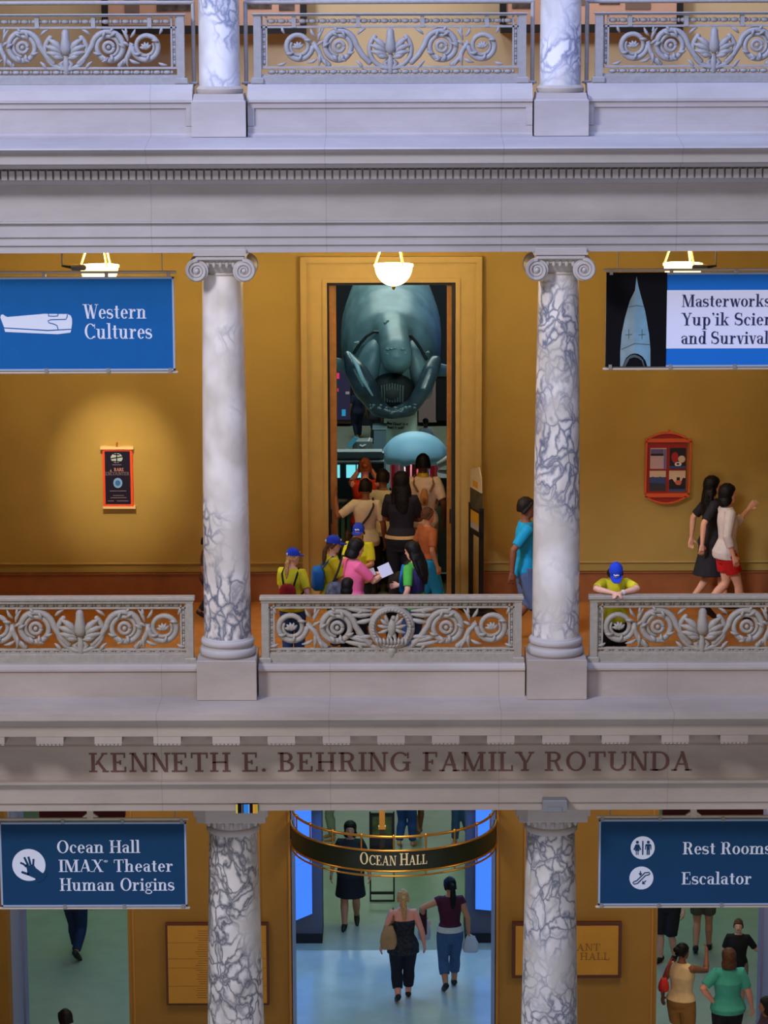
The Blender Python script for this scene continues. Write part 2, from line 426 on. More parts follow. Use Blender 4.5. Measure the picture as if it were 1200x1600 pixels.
# ground floor wall with three openings, deep reveals
YB = 6.25
xa, xb = 3.45, 5.02
hw = X(775, 1450, YW) - X(615, 1450, YW)
xcn = X(615, 1450, YW)
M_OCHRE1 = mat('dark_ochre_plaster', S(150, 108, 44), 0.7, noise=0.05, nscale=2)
M_REVEAL = mat('pale_reveal_paint', S(150, 152, 184), 0.6)  # blue light spilling on the reveals is put into this base colour
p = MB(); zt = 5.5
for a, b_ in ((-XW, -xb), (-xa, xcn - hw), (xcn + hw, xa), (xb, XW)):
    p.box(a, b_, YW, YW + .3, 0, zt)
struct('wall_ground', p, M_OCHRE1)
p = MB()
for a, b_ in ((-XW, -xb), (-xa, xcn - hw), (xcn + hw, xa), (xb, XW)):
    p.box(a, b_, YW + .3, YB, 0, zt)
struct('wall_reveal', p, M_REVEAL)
p = MB()
for a in (-xb, xb):
    s_ = 1 if a < 0 else -1
    q0, q1 = sorted((a, a + s_ * .03)); p.box(q0, q1, YW + .35, YB + .02, 0, .28)
    p.box(q0, q1, YB - .35, YB - .05, .28, 4.6)
struct('baseboard_reveal', p, mat('lilac_grey_paint', S(140, 138, 176), 0.5))
p = MB()    # thin corner fillets on the ochre wall faces
for a in (-xa + .06, xcn - hw - .42, xcn + hw + .36, xa - .08):
    p.box(a, a + .025, YW - .02, YW + .005, 0, 5.4)
for a in (xcn - hw - .03, xcn + hw):
    p.box(a, a + .03, YW - .03, YW + .3, 0, 5.4)
struct('trim_%d' % n_t, p, mat('ochre_fillet', S(170, 116, 42), 0.5)); n_t += 1
p = MB(); p.box(-XW, XW, .36, YW, 5.5, 5.58); struct('ceiling', p, mat('cream_ceiling', S(226, 205, 160)))
# floors
M_TERR = mat('terrazzo', S(196, 204, 198), 0.17, spec=.7, noise=0.12, nscale=1.6)
M_GREENF = mat('grey_green_floor', S(156, 160, 142), 0.42, noise=0.08, nscale=3)
p = MB(); p.box(-14, 14, -32, 6.6, -.1, 0); p.box(-1.9, 1.9, 6.6, 9.85, -.1, 0); struct('floor', p, M_TERR)
p = MB(); p.box(-16, 16, 9.85, 66, -.1, 0); p.box(-16, -1.9, 6.6, 9.85, -.1, 0); p.box(1.9, 16, 6.6, 9.85, -.1, 0); struct('floor', p, M_GREENF)
# Ocean Hall shell: dark side walls, ceiling, far wall
M_HALL = mat('dark_hall_paint', S(22, 24, 34), 0.8)
p = MB(); p.box(-16, 16, 61.5, 62, 0, 16); struct('wall_far', p, M_HALL)
for s_, nm in ((-1, 'left'), (1, 'right')):
    p = MB(); a, b_ = sorted((s_ * 15.8, s_ * 16)); p.box(a, b_, YB, 62, 0, 16); struct('wall_hall_' + nm, p, M_HALL)
p = MB(); p.box(-16, 16, YB, 62, 15.8, 16); struct('ceiling', p, M_HALL)
p = MB()
p.box(-16, -1.6, YW + .55, YB, 5.5, 16); p.box(1.6, 16, YW + .55, YB, 5.5, 16); p.box(-1.6, 1.6, YW + .55, YB, dzt + .3, 16)
struct('wall_hall_front', p, M_HALL)
# far wall dressing seen through the upper doorway
def pixbox(p, x0, x1, y0, y1, Yp, th):
    a = P(x0, y1, Yp); b_ = P(x1, y0, Yp); p.box(a.x, b_.x, Yp, Yp + th, a.z, b_.z)
p = MB(); pixbox(p, 500, 548, 655, 662, 61.3, .2); struct('baseboard_far', p, mat('brown_base', S(96, 62, 50), .6))
p = MB(); pixbox(p, 654, 682, 585, 660, 61.2, .3); struct('wall_far_panel', p, mat('rosy_wall', S(150, 122, 122), .8))
# ------------------------------------------------------------------ columns
def spiral_pts(cx, cz, r0, r1, a0, turns, y, n=40):
    out = []
    for i in range(n + 1):
        t = i / n; a = a0 + turns * 2 * PI * t; r = r0 + (r1 - r0) * t ** 0.9
        out.append((cx + r * math.cos(a), y, cz + r * math.sin(a)))
    return out

def ionic_capital(root, cx, m, ztop):
    """volutes, bolsters, egg moulding and abacus under the beam at ztop (z of the abacus top)"""
    cap = MB()
    u = 1 / 146.0
    za = Z(399.5, -.34)
    hw_ = 40 * u
    cap.box(cx - hw_, cx + hw_, -.345, .345, za - .0, ztop, .012)            # abacus
    cap.box(cx - hw_ - .012, cx + hw_ + .012, -.357, .357, ztop - .075, ztop - .05)
    cap.box(cx - 37 * u, cx + 37 * u, -.30, .30, Z(412, -.3), za)      # cushion
    cap.lathe([(.20, Z(428, -.2)), (.225, Z(424, -.2)), (.27, Z(414, -.2)), (.28, Z(411, -.2))], (cx, 0), 32)
    # channel band between the volutes
    cap.tube([(cx - 36 * u, -.335, Z(403, -.33)), (cx + 36 * u, -.335, Z(403, -.33))], .022, 6)
    c = cap.build('capital', m, root, 40)
    eg = MB()
    for i in range(-3, 4):
        eg.ell((cx + i * .068, -.285, Z(412, -.29)), (.024, .03, .045), 8, 6)
    eg.build('egg_molding', m, c, True)
    for s_ in (-1, 1):
        v = MB(); vx = cx + s_ * 36.5 * u; vz = Z(422.5, -.33)
        for yy in (-.335, .335):
            pts = spiral_pts(vx, vz, .112, .02, PI / 2, -2.6 * s_ * 1, yy, 64)
            v.tube(pts, [.024 - .013 * i / 64 for i in range(65)], 6)
            v.ell((vx, yy * 1.02, vz), (.026, .02, .026), 10, 6)
            y_ = yy - .02 if yy > 0 else yy + .02
            v.loft([[(vx + r_ * math.cos(2 * PI * j / 28), q, vz + r_ * math.sin(2 * PI * j / 28)) for j in range(28)] for r_, q in ((.12, y_ - .012), (.12, y_ + .012))])
        pr = [(-.33, .118), (-.22, .10), (-.08, .082), (0, .088), (.08, .082), (.22, .10), (.33, .118)]
        v.loft([[(vx + r_ * math.cos(2 * PI * j / 24), q, vz + r_ * math.sin(2 * PI * j / 24)) for j in range(24)] for q, r_ in pr])
        v.build('volute', m, c, 40)

def shaft(root, cx, cy, z0, z1, r0, r1, m, rings=24):
    b = MB(); pr = []
    for i in range(rings + 1):
        t = i / rings
        r = r0 + (r1 - r0) * (t ** 1.6)
        pr.append((r, z0 + (z1 - z0) * t))
    b.lathe(pr, (cx, cy), 48)
    return b.build('shaft', m, root, 40)

M_CAP2 = stone('capital_stone', S(168, 160, 156), S(190, 182, 178), 99)
VE = dict(left2=marble('veined_marble', (0.3, 1.7, 0.0), 2.9, .66, 2.35, .35, (226, 214, 200), (90, 94, 110), 1.7),
          right2=marble('dense_veined_marble', (4.1, 0.2, 3.1), 3.0, .62, None, None, (224, 214, 202), (98, 104, 124), 1.9),
          left1=marble('streaked_marble', (8.2, 5.5, 1.4), 2.6, .74, None, None, (212, 204, 194), (84, 84, 94), 2.3),
          right1=marble('blue_streaked_marble', (12.2, 1.5, 6.4), 2.9, .74, None, None, (212, 206, 200), (98, 102, 120), 2.2),
          left3=marble('pale_marble', (2.2, 7.5, 9.4), 2.6, .42, None, None, (222, 222, 226), (130, 140, 172)),
          right3=marble('pale_blue_marble', (5.2, 3.5, 12.4), 2.6, .46, None, None, (226, 226, 234), (126, 136, 172)))

GC = 'marble columns of the rotunda screens'
for s_, nm, side in ((-1, 'left', 'mummy case sign'), (1, 'right', 'kayak poster sign')):
    # second floor, Ionic
    cx = s_ * XC
    c = thing('marble_column', ('white marble Ionic column, clean above and dark veined low, beside the blue sign' if s_ < 0 else
               'white marble Ionic column veined blue all over, beside the red notice board'), 'column', (cx, 0, Z2), 0, GC); c['kind'] = 'thing'
    p = MB(); zp = Z(1031, -.3)
    p.box(cx - .325, cx + .325, -.325, .325, Z2, zp, .008)
    p.build('pedestal', M_ST2, c)
    b = MB(); zb = lambda y: Z(y, -.3)
    zA, zB_ = zp, Z(1000, -.25)
    hh = zB_ - zA
    pr = [(.28, zA - .01), (.305, zA + .02)]
    for k in range(7): a = -PI / 2 + PI * k / 6; pr.append((.285 + .027 * math.cos(a), zA + .24 * hh + .22 * hh * math.sin(a)))
    pr += [(.275, zA + .48 * hh), (.272, zA + .56 * hh)]
    for k in range(7): a = -PI / 2 + PI * k / 6; pr.append((.272 + .024 * math.cos(a), zA + .74 * hh + .17 * hh * math.sin(a)))
    pr += [(.27, zA + .95 * hh), (.258, zA + hh)]
    b.lathe(pr, (cx, 0), 48); b.build('base', M_CAP2, c, 40)
    shaft(c, cx, 0, zB_ - .01, Z(426, -.2), .259, .216, VE[nm + '2'])
    n = MB(); n.lathe([(.222, Z(430, -.2)), (.232, Z(428.5, -.2)), (.222, Z(427, -.2))], (cx, 0), 40); n.build('neck_ring', M_CAP2, c, True)
    ionic_capital(c, cx, M_CAP2, Z(388, -.345))
    # ground floor, Tuscan capital with carved eggs
    cy = .5
    cx1 = X(366.5, 1450, cy) if s_ < 0 else X(859.5, 1450, cy)
    c = thing('marble_column', ('ground floor marble column with dark grey streaks beside the handprint sign' if s_ < 0 else
              'ground floor marble column with blue-grey flecks beside the rest room sign'), 'column', (cx1, cy, 0), 0, GC); c['kind'] = 'thing'
    p = MB(); p.box(cx1 - .45, cx1 + .45, cy - .45, cy + .45, 0, .35, .01); p.build('plinth', M_ST2, c)
    zr = Z(1302, cy - .29)
    pr = [(.42, .34)]
    for k in range(7): a = -PI / 2 + PI * k / 6; pr.append((.38 + .05 * math.cos(a), .43 + .07 * math.sin(a)))
    b = MB(); b.lathe(pr + [(.35, .52)], (cx1, cy), 48); b.build('base', M_CAP2, c, 40)
    shaft(c, cx1, cy, .5, zr, .345, .272, VE[nm + '1'])
    n = MB(); n.lathe([(.275, zr - .05), (.30, zr - .03), (.30, zr + .01), (.28, zr + .03)], (cx1, cy), 40); n.build('neck_ring', M_CAP2, c, True)
    k = MB(); zk = Z(1286, cy - .38)
    k.lathe([(.275, zr + .02), (.275, zr + .07), (.30, zr + .10), (.345, zk), (.345, zk + .01)], (cx1, cy), 40)
    for j in range(20):
        a = 2 * PI * j / 20
        k.ell((cx1 + .325 * math.cos(a), cy + .325 * math.sin(a), zk - .05), (.028, .028, .045), 7, 5)
    hw_ = .385
    k.box(cx1 - hw_, cx1 + hw_, cy - hw_, cy + hw_, zk, zk + .12, .01); k.box(cx1 - hw_ - .03, cx1 + hw_ + .03, cy - hw_ - .03, cy + hw_ + .03, zk + .085, Z(1266, -.335) + .0)
    k.build('capital', M_CAP2, c, 40)
    # third floor
    c = thing('marble_column', ('pale marble column of the top gallery with soft blue patches, above the mummy case sign' if s_ < 0 else
              'pale marble column of the top gallery with a blue vein cluster, over the kayak photo'), 'column', (cx, 0, Z3), 0, GC); c['kind'] = 'thing'
    p = MB(); zq = Z(157, -.27); zt_ = Z(146, -.22)
    p.box(cx - .285, cx + .285, -.285, .285, Z3, zq, .008)
    p.loft([[(cx - a, -a, z), (cx + a, -a, z), (cx + a, a, z), (cx - a, a, z)] for a, z in ((.285, zq - .01), (.27, zq + .01), (.258, zt_))])
    p.build('pedestal', M_ST3, c)
    zc_ = Z(134, -.2)
    b = MB(); b.lathe([(.235, zt_ - .005), (.25, zt_ + .02), (.25, zt_ + .05), (.235, zt_ + .065), (.232, zc_ - .01), (.22, zc_)], (cx, 0), 48); b.build('base', M_CAP2, c, 40)
    shaft(c, cx, 0, zc_ - .01, 17.3, .218, .19, VE[nm + '3'])
    k = MB(); k.lathe([(.19, 17.29), (.26, 17.5), (.30, 17.55)], (cx, 0), 40); k.box(cx - .33, cx + .33, -.33, .33, 17.55, 18.0); k.build('capital', M_CAP2, c, 40)

# ------------------------------------------------------------------ balustrades
def bead_row(mb, a, b, r, n_, y):
    a = Vector(a); b = Vector(b); d = (b - a); L = d.length; d.normalize()
    st = L / n_
    up = Vector((0, 0, 1)) if abs(d.x) > .5 else Vector((1, 0, 0))
    rot = Matrix((d, Vector((0, 1, 0)), up)).transposed()
    for i in range(n_):
        c = a + d * (st * (i + .5))
        mb.ell(c, (st * .42, r, r), 8, 5, rot=Matrix.Rotation(0, 3, 'Z') if abs(d.x) > .5 else Matrix.Rotation(PI / 2, 3, 'Y'))
        q = a + d * (st * (i + 1))
        mb.ell(q, (r * .7, r * .9, r * .9), 6, 4)

def leaf(mb, x, z, a, L, w_, y, curl=0.3):
    """a fleshy acanthus lobe from (x,z) towards angle a"""
    p0 = Vector((x, y, z)); d = Vector((math.cos(a), 0, math.sin(a))); n_ = Vector((-d.z, 0, d.x))
    pts = []
    for i in range(5):
        t = i / 4
        pts.append(p0 + d * (L * t) + n_ * (curl * L * t * t) + Vector((0, -.012 * math.sin(PI * t), 0)))
    mb.tube(pts, [w_ * .45, w_ * .85, w_, w_ * .75, w_ * .35], 7)

def balustrade(label, x0, x1, cx, rows, kind, m, inner, outer, Yb, rail_h):
    """rows: z of rail top, rail bottom, openwork top, openwork bottom, bead bottom, base bottom"""
    zt, zr, zo, zu, zb, z0 = rows
    root = thing('balustrade', label, 'balustrade', (cx, Yb, z0), 0, 'ornamental gallery balustrades')
    u = (zo - zu) / 66.0; zm = (zo + zu) / 2
    b = MB(); b.box(x0, x1, Yb - .07, Yb + .07, zr + (zt - zr) * .45, zt, .008); b.box(x0 + .015, x1 - .015, Yb - .05, Yb + .05, zr, zr + (zt - zr) * .5, .005)
    b.build('top_rail', m, root)
    b = MB(); b.box(x0 + .02, x1 - .02, Yb - .035, Yb + .035, z0, zb - .01, .004); b.build('base_rail', m, root)
    for s_, xe in ((1, x0), (-1, x1)):
        b = MB(); a, c = sorted((xe + s_ * .02, xe + s_ * .10)); b.box(a, c, Yb - .05, Yb + .05, z0, zr, .005)
        a, c = sorted((xe - s_ * .01, xe + s_ * .12)); b.box(a, c, Yb - .06, Yb + .06, z0, z0 + .07, .012)
        b.build('end_post', m, root)
    xi0, xi1 = x0 + .155, x1 - .155
    b = MB()
    for z in (zo + .008, zu - .008): b.box(x0 + .09, x1 - .09, Yb - .025, Yb + .025, z - .012, z + .012, .003)
    for x in (xi0, xi1, x0 + .105, x1 - .105): b.box(x - .01, x + .01, Yb - .025, Yb + .025, zu, zr, .003)
    b.box(x0 + .09, x1 - .09, Yb - .02, Yb + .02, zb - .012, zb + .008)
    b.build('frame', m, root)
    def strip(a, c, n_, r):
        q = MB(); bead_row(q, a, c, r, n_, Yb); q.build('bead_molding', m, root, True)
    nx = max(8, int((xi1 - xi0) / .105))
    zh = (zr + zo + .02) / 2; zl = (zu - .02 + zb) / 2
    strip((xi0, Yb, zh), (xi1, Yb, zh), nx, min(.026, (zr - zo) * .42)); strip((xi0, Yb, zl), (xi1, Yb, zl), nx, .025)
    for x in (x0 + .13, x1 - .13): strip((x, Yb, zu + .01), (x, Yb, zo - .01), 5, .02)
    if rail_h:   # third floor: small square posts in the upper strip
        q = MB()
        for i in (-3, -1, 1, 3):
            xx = cx + i * (x1 - x0) / 8.6
            q.box(xx - .022, xx + .022, Yb - .035, Yb + .035, zo, zr, .004)
        q.build('strip_post', m, root)
    pt = lambda x, v: (cx + x * u, Yb, zm + v * u)
    for s_ in (-1, 1):
        for nm, c0, rad, tr in (('inner', inner, 31, 1.7), ('outer', outer, 28, 1.6)):
            q = MB(); xc = cx + s_ * c0 * u; zc = zm + (1 if nm == 'inner' else 2) * u
            if nm == 'inner':    # springs from the centre motif, over the top, round the boss
                pts = [pt(s_ * (inner - 52), -26), pt(s_ * (inner - 40), -14)] + spiral_pts(xc, zc, 29 * u, 15 * u, PI - .1 if s_ > 0 else .1, -tr * s_, Yb, 44)
                q.tube(pts, [5.2 * u] * 20 + [(5.2 - 2.5 * i / 27) * u for i in range(27)], 8)
                ring = spiral_pts(xc, zc, 8.5 * u, 8.5 * u, 0, 1, Yb - .01, 20); q.tube(ring, 3.6 * u, 7, dome=False)
                q.ell((xc, Yb - .02, zc), (4 * u, 4.5 * u, 4 * u), 9, 6)
                for a_ in (-.5, .2, 1.9, 2.7, -1.6): leaf(q, xc + 27 * u * math.cos(a_ * s_ + PI / 2), zc + 27 * u * math.sin(a_ * s_ + PI / 2), a_ * s_ + PI / 2 + 2.3 * s_, 12 * u, 2.8 * u, Yb - .025, .3 * s_)
                leaf(q, xc - 4 * u, zc - 24 * u, 1.9, 11 * u, 4 * u, Yb - .02); leaf(q, xc + 4 * u, zc - 24 * u, 1.2, 11 * u, 4 * u, Yb - .02)
            else:
                pts = [pt(s_ * (inner + 18), -30), pt(s_ * (inner + 30), -20), pt(s_ * (inner + 37), -4)] + spiral_pts(xc, zc, 25 * u, 13 * u, PI - .25 if s_ > 0 else .25, --tr * s_, Yb, 40)
                q.tube(pts, [4.8 * u] * 18 + [(4.8 - 2.2 * i / 25) * u for i in range(26)], 8)
                for k in range(5): leaf(q, xc, zc - 3 * u, .4 + k * .6, 10 * u, 3.4 * u, Yb - .02, .2)
                q.ell((xc, Yb - .02, zc - 1 * u), (5 * u, 5 * u, 5 * u), 9, 6)
                for a_ in (-2.6, -1.57, .4): leaf(q, xc + 24 * u * math.cos(a_), zc + 24 * u * math.sin(a_), a_ + 2.4, 11 * u, 3 * u, Yb - .025, .3)
            q.build('scroll', m, root, True)
        xm = (inner + outer) / 2
        for (x, v, a, L, w_) in ((xm + 1, 12, 1.7, 20, 3.2), (xm - 3, 20, 1.2, 14, 3), (xm + 6, 18, .7, 15, 3), (xm, -10, -1.9, 20, 3.4), (xm + 4, -20, -.7, 16, 3.2), (xm - 6, -20, -2.4, 15, 3.2),
                                 (xm + 2, 4, 2.3, 12, 3), (outer + 24, 24, 0.9, 12, 2.8), (outer + 22, -26, -.6, 13, 2.8), (inner - 30, -24, -2.6, 16, 3.2), (inner - 32, 22, 2.2, 15, 3), (inner + 2, 27, .6, 10, 3)):
            aa = a if s_ > 0 else PI - a
            q = MB(); p_ = pt(s_ * x, v); leaf(q, p_[0], p_[2], aa, L * u, w_ * u, Yb - .01, .35 * s_); q.build('leaf', m, root, True)
    q = MB()
    if kind == 'palmette':
        prof = [(0.5, -12), (6, -10), (9.5, -3), (9, 6), (7, 18), (6.4, 27), (4, 31), (.5, 32)]
        q.loft([[(cx + r * u * math.cos(2 * PI * j / 14), Yb - .025 + r * u * math.sin(2 * PI * j / 14), zm + v * u) for j in range(14)] for r, v in prof])
        for s_ in (-1, 1):
            for (x, v, a, L, w_, cu_) in ((9, -4, 1.15, 25, 6.2, -.4), (9, -8, .8, 25, 6.2, -.4), (8, -13, .42, 24, 5.8, -.2), (6, -17, .1, 20, 5.4, .25)):
                leaf(q, cx + s_ * x * u, zm + v * u, a if s_ > 0 else PI - a, L * u, w_ * u, Yb - .02, cu_ * s_)
            arc = [pt(s_ * 36 * math.cos(-t), -4 + 32 * math.sin(-t)) for t in [(-.75 + i * .13) for i in range(18)]]
            q.tube(arc, 4.4 * u, 8)
            q.tube([pt(s_ * 5, -22), pt(s_ * 10, -27), pt(s_ * 6, -33), pt(s_ * 2, -38)], [3 * u, 4.5 * u, 4 * u, 3 * u], 7)
        q.tube([pt(0, -14), pt(0, -26), pt(0, -36), pt(0, -43)], [5 * u, 6 * u, 5.5 * u, 4.5 * u], 9)
        q.build('palmette', m, root, True)
    else:
        q.tube(spiral_pts(cx, zm + 1 * u, 31 * u, 31 * u, 0, 1, Yb, 40), 6.4 * u, 9, dome=False)
        for k in range(36):
            a = 2 * PI * k / 36; leaf(q, cx + 31 * u * math.cos(a), zm + u + 31 * u * math.sin(a), a + 1.9, 8 * u, 2.6 * u, Yb - .035, .2)
        for k in range(-4, 5): leaf(q, cx + k * 5.5 * u, zm - 26 * u, PI / 2 - k * .05, 11 * u, 3 * u, Yb - .05, .1)
        q.tube([pt(0, -36), pt(0, -46)], [9 * u, 6 * u], 10)
        q.tube([pt(-9, 35), pt(0, 39), pt(9, 35)], 4 * u, 8)
        q.build('wreath', m, root, True)
        g = MB()     # the eagle
        g.tube([pt(0, -12), pt(0, -2), pt(1, 8), pt(2, 14)], [4 * u, 8 * u, 7 * u, 4 * u], 10)
        g.ell((cx + 3 * u, Yb - .02, zm + 17 * u), (4.4 * u, 4 * u, 4 * u), 9, 6); g.tube([pt(5, 17), pt(9, 15.5)], [2.2 * u, .8 * u], 6)
        for s_ in (-1, 1):
            for k in range(4): leaf(g, cx + s_ * 5 * u, zm + (8 - k * 3) * u, (1.0 - k * .55) if s_ > 0 else PI - (1.0 - k * .55), 17 * u, 3.6 * u, Yb - .01, .25 * s_)
            g.tube([pt(s_ * 4, -10), pt(s_ * 7, -20)], [3 * u, 2 * u], 6)
            leaf(g, cx + s_ * 2 * u, zm - 10 * u, -PI / 2 + s_ * .3, 12 * u, 3 * u, Yb)
        g.build('eagle', m, root, True)
        for s_ in (-1, 1):    # acanthus wings spreading from the wreath
            q = MB()
            for (v, a, L) in ((28, .02, 44), (22, -.12, 36), (14, -.3, 26), (-14, -.1, 30), (-22, .12, 40), (-28, .05, 46)):
                leaf(q, cx + s_ * 32 * u, zm + v * u, a if s_ > 0 else PI - a, L * u, 4.4 * u, Yb, .1 * s_)
            arc = [pt(s_ * (20 + 34 * t), -33 + 26 * t * t) for t in (0, .25, .5, .75, 1)]
            q.tube(arc, 4 * u, 7)
            q.build('acanthus_wing', m, root, True)
    return root
Yb = 0.0
rows2 = [Z(y, Yb - .05) for y in (932, 942.5, 951, 1014, 1020, 1037)]
rows3 = [Z(y, Yb - .05) for y in (20, 25, 43, 104, 117, 131)]
hb2, hb3 = XC - .355, XC - .345
cR = X(1097, 982, Yb); cL = X(125.5, 982, Yb)
balustrade('beige pierced balustrade with wreathed eagle, before the crowded doorway', -hb2, hb2, X(612, 982, 0), rows2, 'eagle', M_BAL2, 87, 160, Yb, False)
balustrade('beige pierced balustrade with palmette, under the leaning child in yellow', XC + .355, 2 * cR - XC - .355, cR, rows2, 'palmette', M_BAL2, 71, 133, Yb, False)
balustrade('beige pierced balustrade with palmette, against the orange-lit red base', 2 * cL + XC + .355, -XC - .355, cL, rows2, 'palmette', M_BAL2, 71, 133, Yb, False)
c3 = X(610, 80, Yb)
balustrade('grey palmette balustrade in the middle bay of the top gallery', -hb3, hb3, c3, rows3, 'palmette', M_BAL3, 88, 158, Yb, True)
c3 = X(1115, 80, Yb); balustrade('grey palmette balustrade of the top gallery above the kayak poster sign', XC + .345, 2 * c3 - XC - .345, c3, rows3, 'palmette', M_BAL3, 74, 138, Yb, True)
c3 = X(103, 80, Yb); balustrade('grey palmette balustrade of the top gallery above the mummy case sign', 2 * c3 + XC + .345, -XC - .345, c3, rows3, 'palmette', M_BAL3, 74, 138, Yb, True)
# pipe safety rails behind the top balustrades
for (a, b_, lb) in ((-4.6, X(302, 60, .14), 'thin grey pipe guard rail behind the top balustrade over the mummy case sign'),
                    (X(384, 60, .14), X(832, 60, .14), 'thin grey pipe guard rail behind the middle top balustrade'),
                    (X(917, 60, .14), 4.6, 'thin grey pipe guard rail behind the top balustrade over the kayak poster')):
    r_ = thing('guard_rail', lb, 'railing', ((a + b_) / 2, .14, Z(131, .1)), 0, 'pipe guard rails of the top gallery')
    q = MB(); q.tube([(a, .14, Z(3, .14)), (b_, .14, Z(3, .14))], .022, 10); q.build('top_pipe', M_BAL3, r_, True)
    for xx in (a, b_):
        q = MB(); q.tube([(xx, .14, Z(131, .1)), (xx, .14, Z(3, .14))], .022, 10); q.lathe([(.05, Z(131, .1)), (.05, Z(131, .1) + .02), (.025, Z(131, .1) + .03)], (xx, .14), 16); q.build('post', M_BAL3, r_, True)
# ------------------------------------------------------------------ lettering (drawn here stroke by stroke)
def g_rect(x0, y0, x1, y1): return [[(x0, y0), (x1, y0), (x1, y1), (x0, y1)]]
def g_para(x0, y0, x1, y1, w_): return [[(x0, y0), (x0 + w_, y0), (x1 + w_, y1), (x1, y1)]]
def g_ring(cx, cy, rx, ry, tx, ty, a0=0, a1=360, n=22):
    out = []
    for i in range(n):
        a = R(a0 + (a1 - a0) * i / n); b = R(a0 + (a1 - a0) * (i + 1) / n)
        o = lambda t, p, q: (cx + p * math.cos(t), cy + q * math.sin(t))
        out.append([o(a, rx - tx, ry - ty), o(a, rx, ry), o(b, rx, ry), o(b, rx - tx, ry - ty)])
    return out
def g_stroke(pts, ws):
    out = []; L = []; Rr = []
    n = len(pts)
    for i in range(n):
        a = pts[max(0, i - 1)]; b = pts[min(n - 1, i + 1)]
        dx, dy = b[0] - a[0], b[1] - a[1]; l = math.hypot(dx, dy) or 1
        nx, ny = -dy / l, dx / l; w_ = ws[i] / 2
        L.append((pts[i][0] + nx * w_, pts[i][1] + ny * w_)); Rr.append((pts[i][0] - nx * w_, pts[i][1] - ny * w_))
    for i in range(n - 1): out.append([L[i], Rr[i], Rr[i + 1], L[i + 1]])
    return out
def g_S(W, H, T, h):
    r = H * .26; cx = W / 2; rx = W * .42
    pts = []; ws = []
    for i in range(13):
        a = R(25 + 245 * i / 12); pts.append((cx + rx * .92 * math.cos(a), H - r + (r - h / 2) * math.sin(a)))
    r2 = H - 2 * r; r2 = H * .265
    for i in range(1, 13):
        a = R(90 - 245 * i / 12); pts.append((cx + rx * math.cos(a), r2 + (r2 - h / 2) * math.sin(a)))
    n = len(pts)
    for i in range(n):
        t = abs(i / (n - 1) - .5) * 2
        ws.append(max(h, T * 1.05 * (1 - t ** 1.6)))
    p = g_stroke(pts, ws)
    p += g_rect(W * .82, H * .70, W * .82 + h, H * .97) + g_rect(W * .05, H * .03, W * .05 + h, H * .3)
    return p
